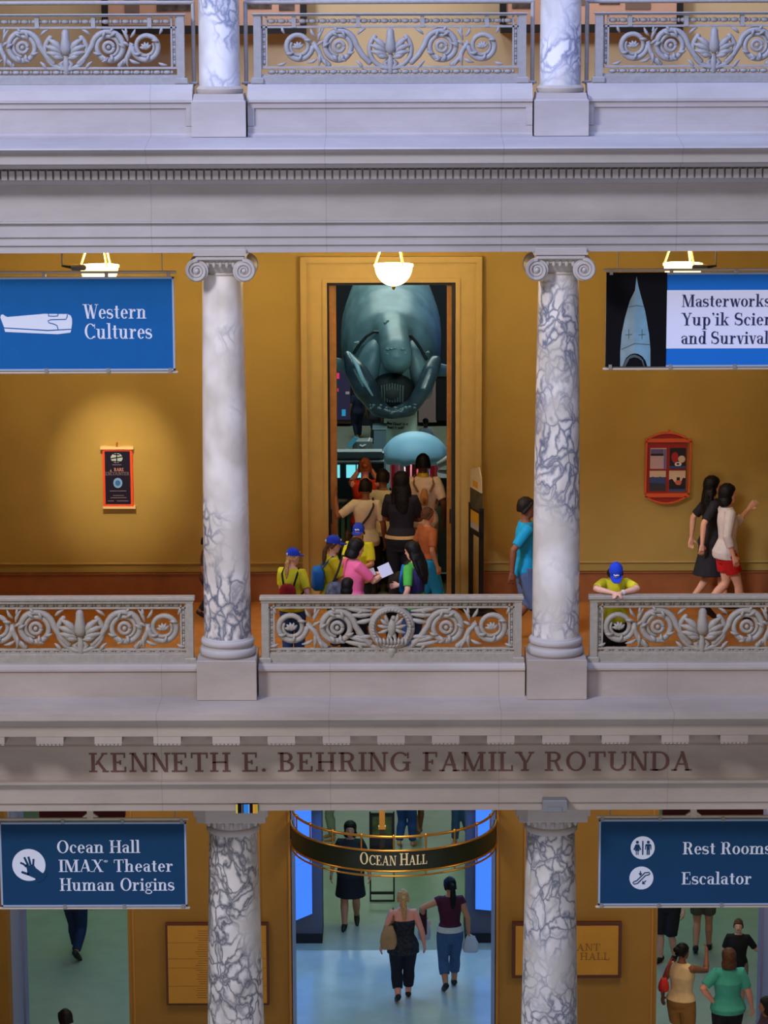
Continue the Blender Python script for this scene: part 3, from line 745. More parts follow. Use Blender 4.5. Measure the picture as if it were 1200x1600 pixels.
def glyph(ch, T, h):
    """polygons and advance width of one Bodoni-like letter, capital height 1"""
    sf = lambda x, y, w_: g_rect(x - w_ / 2, y, x + w_ / 2, y + h)
    xh = .66; t = T * .92
    def stem(x, y1, top=True, base=True, w_=None, half=False):
        w_ = w_ or T
        q = g_rect(x, 0, x + w_, y1)
        e_ = .10
        if base: q += g_rect(x - e_, 0, x + w_ + e_, h)
        if top: q += g_rect(x - e_, y1 - h, x + w_ + (0 if half else e_), y1)
        return q
    a = .1
    if ch == 'E': return stem(a, 1) + g_rect(a, 0, .66, h) + g_rect(a, 1 - h, .63, 1) + g_rect(.66 - h, 0, .66, .27) + g_rect(.63 - h, .74, .63, 1) + g_rect(a, .5 - h / 2, .45, .5 + h / 2) + g_rect(.45 - h, .39, .45, .61), .74
    if ch == 'F': return stem(a, 1) + g_rect(a, 1 - h, .62, 1) + g_rect(.62 - h, .74, .62, 1) + g_rect(a, .48 - h / 2, .45, .48 + h / 2) + g_rect(.45 - h, .37, .45, .6), .68
    if ch == 'H': return stem(a, 1) + stem(.62, 1) + g_rect(a, .5 - h / 2, .7, .5 + h / 2), .9
    if ch == 'I': return stem(a, 1), .2 + T
    if ch == 'K': return stem(a, 1) + g_para(a + T, .38, .60, 1, h * 1.3) + g_para(.64, 0, .30, .56, T) + sf(.66, 1 - h, .26) + sf(.70, 0, .28), .86
    if ch == 'L': return stem(a, 1) + g_rect(a, 0, .64, h) + g_rect(.64 - h, 0, .64, .3), .70
    if ch == 'N': return stem(a, 1, True, True, h * 1.2) + g_para(.58, 0, a, 1, T) + g_rect(.74 - h * 1.2, 0, .74, 1) + sf(.72, 1 - h, .26), .84
    if ch == 'M': return stem(a, 1, True, True, h * 1.2) + g_para(.44, 0, a, 1, T) + g_para(.46, 0, .80, 1, h * 1.1) + stem(.78, 1), 1.08
    if ch == 'R': return stem(a, 1) + g_rect(a, 1 - h, .42, 1) + g_rect(a, .48, .42, .48 + h) + g_ring(.40, .74, .27, .26, T, h, -90, 90, 14) + g_para(.55, 0, .38, .5, T * .95) + sf(.66, 0, .22), .80
    if ch == 'B': return stem(a, 1) + g_rect(a, 1 - h, .40, 1) + g_rect(a, .5, .42, .5 + h) + g_rect(a, 0, .42, h) + g_ring(.38, .75, .25, .25, T, h, -90, 90, 14) + g_ring(.40, .265, .29, .265, T, h, -90, 90, 14), .76
    if ch == 'P': return stem(a, 1) + g_rect(a, 1 - h, .40, 1) + g_rect(a, .45, .40, .45 + h) + g_ring(.40, .725, .27, .275, T, h, -90, 90, 14), .74
    if ch == 'D': return stem(a, 1) + g_rect(a, 1 - h, .42, 1) + g_rect(a, 0, .42, h) + g_ring(.40, .5, .42, .5, T, h, -90, 90, 18), .88
    if ch == 'O': return g_ring(.46, .5, .42, .515, T, h), .92
    if ch == 'C': return g_ring(.47, .5, .42, .515, T, h, 42, 318) + g_rect(.76, .68, .76 + h, .98) + g_rect(.76, .06, .76 + h, .2), .86
    if ch == 'G': return g_ring(.47, .5, .42, .515, T, h, 42, 320) + g_rect(.76, .68, .76 + h, .98) + g_rect(.70, .03, .70 + T, .42) + sf(.74, .42, .34), .96
    if ch == 'A': return g_para(.06, 0, .40, 1, h * 1.2) + g_para(.58, 0, .34, 1, T) + g_rect(.2, .3, .66, .3 + h) + sf(.08, 0, .24) + sf(.68, 0, .30), .86
    if ch == 'S': return g_S(.62, 1, T, h), .68
    if ch == 'T': return stem(.30, 1, False) + g_rect(.02, 1 - h, .74, 1) + g_rect(.02, .72, .02 + h, 1) + g_rect(.74 - h, .72, .74, 1), .78
    if ch == 'U': return g_rect(a, .28, a + T, 1) + sf(a + T / 2, 1 - h, .34) + g_rect(.68, .28, .68 + h * 1.2, 1) + sf(.69, 1 - h, .24) + g_ring(.41, .30, .31, .31, T * .8, h * 1.3, 180, 360, 14), .84
    if ch == 'W': return g_para(.26, 0, .06, 1, T) + g_para(.34, 0, .50, 1, h) + g_para(.66, 0, .44, 1, T) + g_para(.74, 0, .98, 1, h) + sf(.12, 1 - h, .34) + sf(.5, 1 - h, .3) + sf(.98, 1 - h, .26), 1.08
    if ch == 'X': return g_para(.56, 0, .10, 1, T) + g_para(.06, 0, .62, 1, h * 1.2) + sf(.14, 1 - h, .3) + sf(.66, 1 - h, .24) + sf(.08, 0, .24) + sf(.66, 0, .32), .82
    if ch == 'Y': return stem(.32, .46, False) + g_para(.34, .44, .06, 1, T) + g_para(.42, .44, .64, 1, h * 1.2) + sf(.12, 1 - h, .32) + sf(.66, 1 - h, .24), .78
    if ch == 'V': return g_para(.32, 0, .06, 1, T) + g_para(.38, 0, .66, 1, h), .8
    # lower case
    if ch == 'a': return g_rect(.34, 0, .34 + t, xh * .72) + g_ring(.27, xh * .72, .24, xh * .28, t * .6, h, 0, 150, 12) + g_ring(.24, .20, .20, .20, t, h, 60, 300, 14) + g_rect(.24, .36, .36, .36 + h) + g_rect(.34, 0, .60, h) + g_ring(.08, .50, .05, .05, .05, .05), .60
    if ch == 'c': return g_ring(.30, xh / 2, .27, xh / 2 + .01, t, h, 40, 310) + g_ring(.47, .49, .055, .06, .055, .06), .56
    if ch == 'd': return g_ring(.29, xh / 2, .26, xh / 2 + .01, t, h) + g_rect(.42, 0, .42 + t, 1.04) + g_rect(.32, 1.04 - h, .46, 1.04) + g_rect(.42, 0, .66, h), .66
    if ch == 'e': return g_ring(.30, xh / 2, .26, xh / 2 + .01, t, h, 0, 318) + g_rect(.08, xh / 2, .55, xh / 2 + h), .60
    if ch == 'g': return g_ring(.27, .44, .22, .22, t * .8, h) + g_ring(.29, -.10, .27, .17, t * .5, h * 1.3) + g_stroke([(.18, .26), (.10, .16), (.16, .07), (.40, .04)], [h, h * 1.4, t * .6, t * .7]) + g_stroke([(.42, .60), (.52, .68), (.58, .64)], [h, h, t * .7]), .60
    if ch == 'h': return stem(a, 1.04, True, True, t, True) + stem(.46, xh * .72, False, True, t) + g_ring(.40, xh * .70, .23, xh * .31, t * .9, h, 0, 165, 12), .76
    if ch == 'i': return stem(a, xh, True, True, t, True) + g_ring(a + t / 2, .88, .09, .09, .09, .09), .20 + t
    if ch == 'k': return stem(a, 1.04, True, True, t, True) + g_para(a + t, .26, .50, xh, h * 1.2) + g_para(.50, 0, .28, .38, t) + sf(.54, xh - h, .24) + sf(.56, 0, .26), .74
    if ch == 'l': return stem(a, 1.04, True, True, t, True), .20 + t
    if ch == 'm': return stem(a, xh, True, True, t, True) + stem(.46, xh * .72, False, True, t) + stem(.82, xh * .72, False, True, t) + g_ring(.40, xh * .70, .23, xh * .31, t * .9, h, 0, 165, 12) + g_ring(.76, xh * .70, .23, xh * .31, t * .9, h, 0, 165, 12), 1.12
    if ch == 'n': return stem(a, xh, True, True, t, True) + stem(.46, xh * .72, False, True, t) + g_ring(.40, xh * .70, .23, xh * .31, t * .9, h, 0, 165, 12), .76
    if ch == 'o': return g_ring(.31, xh / 2, .28, xh / 2 + .01, t, h), .62
    if ch == 'p': return g_rect(a, -.32, a + t, xh) + g_rect(0, xh - h, a + t, xh) + g_rect(0, -.32, .2 + t, -.32 + h) + g_ring(.36, xh / 2, .27, xh / 2 + .01, t, h), .70
    if ch == 'r': return stem(a, xh, True, True, t, True) + g_stroke([(a + t, .42), (.32, .58), (.42, .64)], [h, h * 1.2, h * 1.4]) + g_ring(.44, .56, .075, .08, .075, .08), .56
    if ch == 's': return g_S(.46, xh, t * .95, h), .50
    if ch == 't': return g_rect(.14, .06, .14 + t, .88) + g_rect(.04, xh - h, .40, xh) + g_ring(.31, .15, .17, .15, t * .6, h, 180, 320, 10), .46
    if ch == 'u': return g_rect(a, .2, a + t, xh) + g_rect(0, xh - h, a + t, xh) + g_rect(.46, 0, .46 + t, xh) + g_rect(.36, xh - h, .46 + t, xh) + g_rect(.46, 0, .70, h) + g_ring(.33, .22, .23, .23, t * .9, h, 190, 350, 12), .76
    if ch == 'v': return g_para(.24, 0, .06, xh, t) + g_para(.30, 0, .48, xh, h) + sf(.12, xh - h, .28) + sf(.50, xh - h, .2), .60
    if ch == 'w': return g_para(.22, 0, .06, xh, t) + g_para(.28, 0, .42, xh, h) + g_para(.54, 0, .38, xh, t) + g_para(.60, 0, .78, xh, h) + sf(.12, xh - h, .28) + sf(.80, xh - h, .2), .88
    if ch == "'": return g_ring(.12, .94, .075, .075, .075, .075) + g_stroke([(.18, .94), (.17, .84), (.09, .77)], [.06, .05, .02]), .26
    if ch == '.': return g_ring(.12, .08, .085, .085, .085, .085), .26
    if ch == '?': return g_stroke([(.1, .8), (.2, .97), (.38, .95), (.42, .75), (.26, .5), (.25, .3)], [.06, T * .6, T, T, T * .7, .05]) + g_ring(.25, .08, .08, .08, .08, .08), .5
    if ch == '*': return g_ring(.17, .95, .17, .17, .035, .035) + g_rect(.11, .86, .14, 1.04) + g_ring(.16, .99, .06, .05, .03, .03, -90, 90, 6) + g_para(.20, .86, .15, .95, .03), .36
    return [], .34
def text_polys(s, T=.17, h=.045, sp=.02):
    x = 0; out = []
    for ch in s:
        g, w_ = glyph(ch, T, h)
        for p in g: out.append([(x + a, b) for a, b in p])
        x += w_ + sp
    return out, x - sp
def write(mb, s, x0, x1, z0, H, y, d=.004, T=.17, h=.045, sp=.02, slope=0.0):
    """letters of capital height H from x0, squeezed to end at x1, standing d proud of the face at y"""
    ps, W = text_polys(s, T, h, sp)
    kx = (x1 - x0) / W if x1 is not None else H
    for i, p in enumerate(ps):
        q = [(x0 + a * kx, z0 + b * H + a * kx * slope) for a, b in p]
        area = sum(q[k][0] * q[(k + 1) % len(q)][1] - q[(k + 1) % len(q)][0] * q[k][1] for k in range(len(q)))
        if area < 0: q = q[::-1]
        yy = y - d - (i % 3) * .00025
        mb.loft([[(a, y, b) for a, b in q], [(a, yy, b) for a, b in q]])
    return (x0 + W * kx)
def disc(mb, cx, cz, r, y, d, n=40, rz=None):
    mb.prism([(cx + r * math.cos(2 * PI * j / n), cz + (rz or r) * math.sin(2 * PI * j / n)) for j in range(n)], y - d, y)
def pstroke(mb, pts, w_, y, d):
    for p in g_stroke(pts, [w_] * len(pts)):
        q = p
        area = sum(q[k][0] * q[(k + 1) % 4][1] - q[(k + 1) % 4][0] * q[k][1] for k in range(4))
        mb.loft([[(a, y, b) for a, b in (q if area > 0 else q[::-1])], [(a, y - d, b) for a, b in (q if area > 0 else q[::-1])]])

# inscription on the frieze
q = MB(); Yf = -.33; xa_, xb_ = X(139, 1190, Yf), X(1082, 1190, Yf)
zl = Z(1205, Yf); H_ = Z(1175.5, Yf) - zl
write(q, 'KENNETH E. BEHRING FAMILY ROTUNDA', xa_, xb_, zl, H_, Yf + .002, .008, .145, .075, .06)
q.build('inscription', mat('red_brown_letter', S(108, 74, 64), .7), t2)['label'] = 'red-brown capitals of the inscription'

# ------------------------------------------------------------------ hanging signs
M_BLUE2 = mat('sign_blue', S(24, 92, 158), .7, spec=.1, noise=.03)
M_BLUE1 = mat('deep_sign_blue', S(24, 62, 98), .7, spec=.1, noise=.03)
M_EDGE = mat('pale_edge', S(150, 165, 190), .5)
M_TEXT = mat('sign_white', S(214, 220, 236), .6)
M_ALU = mat('aluminium', S(190, 176, 158), .5, .0)
M_NAVY = mat('navy_ink', S(28, 36, 88), .6)
M_BLACK = mat('black_print', S(12, 12, 18), .7, spec=.1)
YS = .18
def hang_sign(label, x0, x1, yt, yb, rod_t, rod_b, mblue, Ys, ceil_z, clips):
    z0, z1 = Z(yb, Ys), Z(yt, Ys)
    rt = thing('hanging_sign', label, 'sign', ((x0 + x1) / 2, Ys, z0), 0, 'blue hanging signs')
    b = MB(); b.box(x0, x1, Ys - .02, Ys + .02, z0, z1, .003); b.build('panel', mblue, rt)
    b = MB(); t = .018
    for (a, c, e_, f) in ((x0 - .003, x1 + .003, z1 - t, z1 + .003), (x0 - .003, x1 + .003, z0 - .003, z0 + t), (x0 - .003, x0 + t, z0, z1), (x1 - t, x1 + .003, z0, z1)):
        b.box(a, c, Ys - .024, Ys + .024, e_, f)
    b.build('border', M_EDGE, rt)
    for y in (rod_t, rod_b):
        b = MB(); z = Z(y, Ys); b.tube([(x0 - .02, Ys, z), (x1 + .02, Ys, z)], .016, 8)
        b.build('hanging_rod', M_ALU, rt, True)
    for x in clips:
        for y, s_ in ((rod_t, -1), (rod_b, 1)):
            b = MB(); z = Z(y, Ys); b.box(x - .018, x + .018, Ys - .03, Ys + .03, min(z, z + s_ * .05), max(z, z + s_ * .05)); b.build('clip', M_GREY, rt)
    for x in (x0 + .12, x1 - .12):
        b = MB(); b.tube([(x, Ys, Z(rod_t, Ys)), (x, Ys, ceil_z)], .006, 6); b.build('wire', M_GREY, rt)
    return rt, Ys - .02
xr = X(272.5, 505, YS); xl = 2 * X(131, 505, YS) - xr - .35
xl = -4.45
s1, yf = hang_sign('bright blue sign with a mummy case silhouette hanging on the middle floor', xl, xr, 431.5, 577, 424, 580.5, M_BLUE2, YS, 11.5, [X(v, 580, YS) for v in (73, 169.5, 266)])
xs = lambda v: X(v, 505, YS); zs = lambda v: Z(v, YS)
b = MB()
write(b, 'Western', xs(131), xs(230), zs(496), zs(473.5) - zs(496), yf, .005)
write(b, 'Cultures', xs(131.5), xs(238), zs(527.5), zs(504) - zs(527.5), yf, .005)
b.build('lettering', M_TEXT, s1)
k = 290 / 1200; mk = lambda l: [(xs(x * k), zs(380 + y * k)) for x, y in l]
b = MB(); b.prism(mk([(5, 470), (10, 455), (22, 450), (34, 460), (50, 468), (290, 448), (440, 450), (460, 460), (468, 480), (468, 510), (462, 545), (310, 552), (28, 535)][::-1]), yf - .005, yf)
b.prism(mk([(28, 542), (310, 560), (462, 552), (455, 570), (372, 580), (34, 564)][::-1]), yf - .005, yf)
b.build('mummy_case_emblem', M_TEXT, s1)
b = MB(); w_ = .010
pstroke(b, mk([(318, 446), (316, 462), (350, 464), (376, 462), (380, 447)]), w_, yf - .005, .002)
pstroke(b, mk([(438, 452), (436, 470), (428, 484), (330, 486), (312, 494), (318, 506), (350, 514), (370, 524), (376, 548)]), w_, yf - .005, .002)
b.build('emblem_line', M_BLUE2, s1)

xl = X(947, 500, YS)
s2, yf = hang_sign('wide sign with a kayak photo and white band of text on the middle floor', xl, 4.45, 427.5, 574, 423, 577.5, mat('bright_sign_blue', S(30, 112, 204), .7, spec=.1), YS, 11.5, [X(v, 500, YS) for v in (954, 1048, 1149)])
xd = xs(1041)
b = MB(); b.box(xl - .004, xd, yf - .006, yf, zs(574), zs(426.5)); ph = b.build('photo_print', M_BLACK, s2)
k = 270 / 1200; mk = lambda l: [(xs(930 + x * k), zs(380 + y * k)) for x, y in l]
b = MB()
b.prism(mk([(281, 232), (272, 330), (238, 400), (205, 520), (182, 640), (175, 760), (176, 858), (192, 858), (215, 800), (245, 775), (273, 768)]), yf - .010, yf - .006)
b.build('kayak_side', mat('kayak_grey', S(128, 150, 158), .6, noise=.12), ph)
b = MB()
b.prism(mk([(281, 232), (273, 768), (300, 772), (330, 790), (352, 820), (364, 858), (386, 858), (384, 740), (374, 640), (345, 480), (316, 380), (294, 300)]), yf - .0102, yf - .006)
b.build('kayak_side', mat('kayak_blue', S(110, 150, 172), .6, noise=.12), ph)
b = MB()
b.prism(mk([(196, 858), (218, 806), (246, 782), (276, 776), (310, 790), (334, 815), (346, 858), (338, 858), (325, 820), (300, 800), (270, 795), (240, 805), (212, 858)]), yf - .012, yf - .010)
pstroke(b, mk([(232, 446), (281, 436), (330, 442)]), .006, yf - .010, .003); pstroke(b, mk([(182, 740), (273, 700), (384, 708)]), .006, yf - .010, .003)
for x in (232, 324): pstroke(b, mk([(x, 600), (x, 668)]), .006, yf - .010, .003); pstroke(b, mk([(x - 24, 640), (x + 24, 636)]), .006, yf - .010, .003)
b.build('kayak_seam', mat('kayak_shadow', S(70, 84, 88), .6), ph)  # printed seam and rim lines of the kayak picture
b = MB(); b.box(xd, 4.45, yf - .004, yf, zs(545.5), zs(454.5)); b.build('text_band', mat('pale_lilac_white', S(224, 228, 255), .6), s2)
b = MB()
write(b, 'Masterworks:', xs(1064.5), xs(1210), zs(480.5), zs(461.5) - zs(480.5), yf - .004, .004)
write(b, "Yup'ik Science", xs(1064.5), xs(1233), zs(509.5), zs(490) - zs(509.5), yf - .004, .004)
write(b, 'and Survival', xs(1064), xs(1201), zs(538.5), zs(519) - zs(538.5), yf - .004, .004)
b.build('lettering', M_NAVY, s2)

YS1 = .05
xs = lambda v: X(v, 1350, YS1); zs = lambda v: Z(v, YS1)
s3, yf = hang_sign('dark blue sign with white handprint disc hanging on the ground floor', xs(1), xs(291.5), 1283, 1414, 1278.5, 1417.5, M_BLUE1, YS1, 5.4, [xs(v) for v in (100, 193, 285)])
for t_, a, c, y0, y1 in (('Ocean Hall', 89.5, 220, 1330.5, 1311), ('Theater', 178, 271, 1360, 1341), ('Human Origins', 93, 272.5, 1389.5, 1370)):
    b = MB(); write(b, t_, xs(a), xs(c), zs(y0), zs(y1) - zs(y0), yf, .005); b.build('text_line', M_TEXT, s3)
b = MB(); write(b, 'IMAX', xs(92), xs(162), zs(1360), zs(1341) - zs(1360), yf, .005)
write(b, '*', xs(162.5), xs(169.5), zs(1352.5), (zs(1341) - zs(1360)) * .5, yf, .005, .1, .04); b.build('text_line', M_TEXT, s3)
b = MB(); disc(b, xs(45.5), zs(1349), .186, yf, .004); hd_ = b.build('handprint_disc', M_TEXT, s3)
k = 430 / 1200; mk = lambda l: [(xs(x * k), zs(1240 + y * k)) for x, y in l]
b = MB(); y2 = yf - .004
b.prism(mk([(112, 300), (128, 306), (146, 300), (158, 318), (186, 340), (200, 330), (206, 345), (186, 372), (160, 380), (152, 362), (120, 348), (118, 322)][::-1]), y2 - .003, y2)
for l, w_ in (([(116, 312), (104, 300), (90, 294)], .022), ([(124, 305), (116, 288), (108, 270)], .024), ([(134, 303), (130, 284), (126, 268)], .024), ([(146, 304), (147, 290), (148, 278)], .022), ([(126, 345), (110, 340), (94, 334)], .026)):
    pstroke(b, mk(l), w_, y2, .003)
b.build('handprint', M_BLUE1, hd_)

s4, yf = hang_sign('dark blue sign with rest room and escalator symbols on the ground floor', xs(935.5), xs(1226), 1281, 1414, 1277, 1417.5, M_BLUE1, YS1, 5.4, [xs(v) for v in (940, 1030, 1128)])
b = MB()
write(b, 'Rest Rooms', xs(1066), xs(1205), zs(1335), zs(1316) - zs(1335), yf, .005)
write(b, 'Escalator', xs(1065), xs(1175), zs(1382), zs(1363) - zs(1382), yf, .005)
b.build('lettering', M_TEXT, s4)
k = 410 / 1200; mk = lambda l: [(xs(790 + x * k), zs(1240 + y * k)) for x, y in l]
b = MB(); disc(b, *mk([(625, 248)])[0], .134, yf, .004); d1 = b.build('rest_room_disc', M_TEXT, s4)
b = MB(); y2 = yf - .004
b.box(*[mk([(x, 248)])[0][0] for x in (622, 628)], y2 - .003, y2, mk([(0, 280)])[0][1], mk([(0, 216)])[0][1])
for x in (600, 650): disc(b, *mk([(x, 222)])[0], .017, y2, .003, 16)
b.prism(mk([(592, 232), (608, 232), (618, 256), (612, 258), (607, 248), (611, 262), (606, 262), (606, 280), (602, 280), (602, 262), (598, 262), (598, 280), (594, 280), (594, 262), (589, 262), (593, 248), (588, 258), (582, 256)][::-1]), y2 - .003, y2)
b.prism(mk([(640, 231), (660, 231), (664, 236), (664, 256), (660, 256), (659, 240), (657, 240), (657, 280), (651, 280), (651, 258), (649, 258), (649, 280), (643, 280), (643, 240), (641, 240), (640, 256), (636, 256), (636, 236)][::-1]), y2 - .003, y2)
b.build('rest_room_symbol', M_BLUE1, d1)
b = MB(); disc(b, *mk([(621, 386)])[0], .134, yf, .004); d2 = b.build('escalator_disc', M_TEXT, s4)
b = MB(); w_ = .012
pstroke(b, mk([(588, 402), (582, 408), (588, 414), (604, 410), (640, 374), (652, 372), (660, 366), (656, 360), (636, 362), (600, 398), (588, 402)]), w_, y2, .003)
pstroke(b, mk([(616, 354), (616, 372)]), w_, y2, .003); pstroke(b, mk([(610, 364), (616, 374), (622, 364)]), w_, y2, .003)
pstroke(b, mk([(642, 398), (628, 410)]), w_, y2, .003); pstroke(b, mk([(628, 400), (626, 412), (638, 412)]), w_, y2, .003)
b.build('escalator_symbol', M_BLUE1, d2)
# dark red tracks and brackets above the ground floor signs
for a, c, lb in ((62, 196, 'dark red ceiling strip above the handprint sign'), (1035, 1192, 'dark red ceiling strip above the rest room sign')):
    b = MB(); Yt = .9; b.box(X(a, 1270, Yt), X(c, 1270, Yt), Yt - .05, Yt + .05, Z(1274, Yt), Z(1266, Yt) + .12)
    o = b.build('ceiling_strip', mat('dark_red_paint', S(110, 34, 24), .6)); tag(o, lb, 'ceiling strip', 'dark red ceiling strips')
for sg, v in ((s3, 143), (s4, 1082)):
    b = MB(); b.box(xs(v) - .035, xs(v) + .035, YS1 - .03, YS1 + .03, zs(1278), zs(1264) + .2); b.prism([(xs(v) - .09, zs(1275)), (xs(v) + .09, zs(1275)), (xs(v), zs(1266))], YS1 - .02, YS1 + .02)
    b.build('bracket', M_ALU, sg)

# ------------------------------------------------------------------ pendant lamps
M_GLOW = mat('lit_alabaster', S(255, 240, 205), .5, emit=S(255, 214, 140), estr=7)
M_CHAIN = mat('lit_chain', S(255, 225, 150), .3, .6, emit=S(255, 205, 110), estr=1.2)
YP = 2.1
def pendant(px, label, e_):
    cx = X(px, 410, YP); zr = Z(417, YP); zb = Z(447, YP)
    r_ = thing('pendant_lamp', label, 'lamp', (cx, YP, zb), 0, 'bowl pendant lamps')
    b = MB(); rr = .215; pr = []
    for i in range(13):
        a = PI / 2 * i / 12; pr.append((max(.004, rr * math.sin(a)), zr - (zr - zb) * math.cos(a)))
    pr += [(rr + .012, zr + .005), (rr + .012, zr + .03), (rr - .01, zr + .03), (rr - .012, zr)]
    b.lathe(pr, (cx, YP), 40); b.build('bowl', M_GLOW, r_, 60)
    b = MB(); b.lathe([(.005, zb - .045), (.018, zb - .03), (.018, zb - .015), (.03, zb), (.01, zb + .01)], (cx, YP), 16); b.build('finial', M_GOLD, r_, True)
    for k in range(3):
        a = R(-60 + 120 * k); b = MB()
        b.tube([(cx + rr * math.cos(a), YP + rr * math.sin(a), zr + .02), (cx + .03 * math.cos(a), YP + .03 * math.sin(a), zr + .56)], .012, 6); b.build('chain', M_CHAIN, r_)
    b = MB(); b.lathe([(.05, zr + .54), (.05, zr + .6), (.012, zr + .62), (.012, 11.58)], (cx, YP), 14); b.build('stem', M_GOLD, r_)
    light('pendant_bulb', 'POINT', (cx, YP, zr + .14), e_, S(255, 222, 150), .12, parent=r_)
pendant(155, 'lit bowl pendant lamp behind the mummy case sign', 58)
pendant(615, 'lit bowl pendant lamp before the whale doorway', 84)
pendant(1067, 'lit bowl pendant lamp behind the kayak poster sign', 26)
def spot_fix(px, dx, label, tgt, e_):
    Yp = 1.2; c = P(px, 418, Yp)
    r_ = thing('track_spotlight', label, 'spotlight', c, 0, 'small track spotlights')
    b = MB(); b.tube([c + Vector((dx * .10, 0, 0)), c + Vector((-dx * .02, 0, 0))], .035, 12); b.build('can', M_GREY, r_, 40)
    b = MB(); b.tube([c + Vector((-dx * .02, 0, .0)), c + Vector((-dx * .14, 0, .02))], [.02, .012], 8); b.build('arm', M_DARK, r_)
    b = MB(); b.tube([c + Vector((-dx * .14, 0, .02)), c + Vector((-dx * .14, 0, 11.58 - c.z))], .01, 6); b.build('stem', M_GREY, r_)
    light('spot_bulb', 'SPOT', c + Vector((dx * .2, .05, -.05)), e_, S(255, 232, 190), .05, tgt, r_, 26, 1.0)
spot_fix(117, 1, 'small grey track spotlight beside the pendant over the mummy case sign', P(184, 735, YW), 750)
spot_fix(1099, -1, 'small grey track spotlight beside the pendant over the kayak poster sign', P(1040, 735, YW), 40)

# ------------------------------------------------------------------ wall notices
M_ORF = mat('orange_red_frame', S(226, 78, 40), .45)
Yn = YW - .05
r_ = thing('framed_poster', 'navy poster in a red frame lit by a spot on the ochre wall', 'poster', P(184.5, 795, Yn), 0)
xp = lambda v: X(v, 740, Yn); zp_ = lambda v: Z(v, Yn)
b = MB(); b.box(xp(160.5), xp(207.5), Yn, YW + .005, zp_(790), zp_(699)); b.build('backing', M_ORF, r_)
b = MB()
for x0, x1, y0, y1 in ((158, 209.5, 696.5, 700.5), (160, 211, 789.5, 793)): b.box(xp(x0), xp(x1), Yn - .03, YW, zp_(y1), zp_(y0))
b.build('rail', mat('pale_rail', S(235, 200, 150), .4), r_)
b = MB(); b.box(xp(161.5), xp(206.5), Yn - .012, Yn, zp_(789), zp_(701)); b.build('frame', M_ORF, r_)
b = MB(); b.box(xp(164.3), xp(203.7), Yn - .016, Yn - .004, zp_(786), zp_(703.5)); pr_ = b.build('print', mat('print_navy', S(30, 28, 52), .6, spec=.1), r_)
b = MB(); y2 = Yn - .016
disc(b, xp(183), zp_(714), .075, y2, .002, 24, .062)
pr2 = b.build('logo', mat('print_pale', S(170, 190, 200), .5), pr_)
b = MB()
for a, c in (((174, 715), (192, 712)), ((176, 719), (190, 720)), ((178, 708), (188, 709)), ((183, 706), (183, 722))):
    pstroke(b, [(xp(a[0]), zp_(a[1])), (xp(c[0]), zp_(c[1]))], .014, y2 - .002, .002)
b.build('logo_line', MATS['print_navy'], pr2)
b = MB(); write(b, 'A', xp(171.5), xp(175), zp_(735.5), .028, y2, .002, .2, .1); write(b, 'RARE', xp(178.5), xp(194), zp_(734.5), .040, y2, .002, .2, .1)
b.build('lettering', mat('print_rose', S(196, 140, 130), .5), pr_)
b = MB(); write(b, 'ENCOUNTER', xp(164.8), xp(202), zp_(741), .042, y2, .002, .16, .08)
for y, a, c in ((765.5, 171, 197), (772.5, 176, 193), (776, 172, 197), (781, 168, 177), (781, 182, 200), (724.5, 176, 190)): b.box(xp(a), xp(c), y2 - .002, y2, zp_(y + .5), zp_(y - .5))
b.build('small_print', mat('print_grey', S(120, 106, 120), .5), pr_)
b = MB(); disc(b, xp(184), zp_(753), .058, y2, .003, 12, .066); gem = b.build('diamond_picture', mat('diamond_blue', S(120, 165, 225), .3), pr_)
b = MB(); disc(b, xp(184), zp_(753), .034, y2 - .003, .002, 8, .038); b.build('diamond_facet', mat('diamond_deep', S(50, 105, 180), .3), gem)
b = MB(); b.tube([(xp(183.5), Yn - .02, zp_(696)), (xp(183.5), YW - .005, zp_(692))], .012, 8); b.build('hook', M_GOLD, r_)

r_ = thing('notice_board', 'red notice board with four flyers and arched top on the gallery wall', 'notice board', P(1043, 787, Yn), 0)
M_RED = mat('board_red', S(150, 24, 16), .5); M_OR2 = mat('board_orange', S(206, 84, 34), .45)
xp = lambda v: X(v, 735, Yn)
k = 110 / 1200; mk = lambda l: [(xp(990 + x * k), zp_(660 + y * k)) for x, y in l]
arc_t = [(228, 300)] + [(228 + 685 * i / 14, 300 - 112 * math.sin(PI * i / 14) ** .8) for i in range(1, 14)] + [(913, 300)]
arc_b = [(900, 1270)] + [(900 - 690 * i / 14, 1270 + 118 * math.sin(PI * i / 14) ** .8) for i in range(1, 14)] + [(210, 1270)]
b = MB(); b.prism(mk(arc_t + arc_b)[::-1], Yn, YW + .004); b.build('board', M_RED, r_)
b = MB()
for l, w_ in ((arc_t, .02), (arc_b, .02), ([(180, 318), (985, 318)], .045), ([(200, 1252), (960, 1252)], .05), ([(212, 330), (200, 1240)], .026), ([(965, 330), (945, 1240)], .026)):
    pstroke(b, mk(l), w_, Yn, .022)
b.box(xp(1043.5), xp(1046), Yn, YW, zp_(677), zp_(673)); b.build('frame', M_OR2, r_)
def flyer(x0, x1, y0, y1, m, bits, lb):
    b = MB(); y_ = Yn - .006; (xa, za), (xb_, zb_) = mk([(x0, y1), (x1, y0)]); b.box(xa, xb_, y_, Yn + .001, za, zb_)
    o = b.build('flyer', m, r_); o['label'] = lb
    for j, (poly, mm) in enumerate(bits):
        b = MB(); b.prism(mk(poly)[::-1], y_ - .002 - .0006 * j, y_); b.build('printed_picture', mm, o)
bx = lambda x0, y0, x1, y1: [(x0, y0), (x1, y0), (x1, y1), (x0, y1)]
el = lambda cx, cy, rx, ry: [(cx + rx * math.cos(2 * PI * i / 14), cy + ry * math.sin(2 * PI * i / 14)) for i in range(14)]
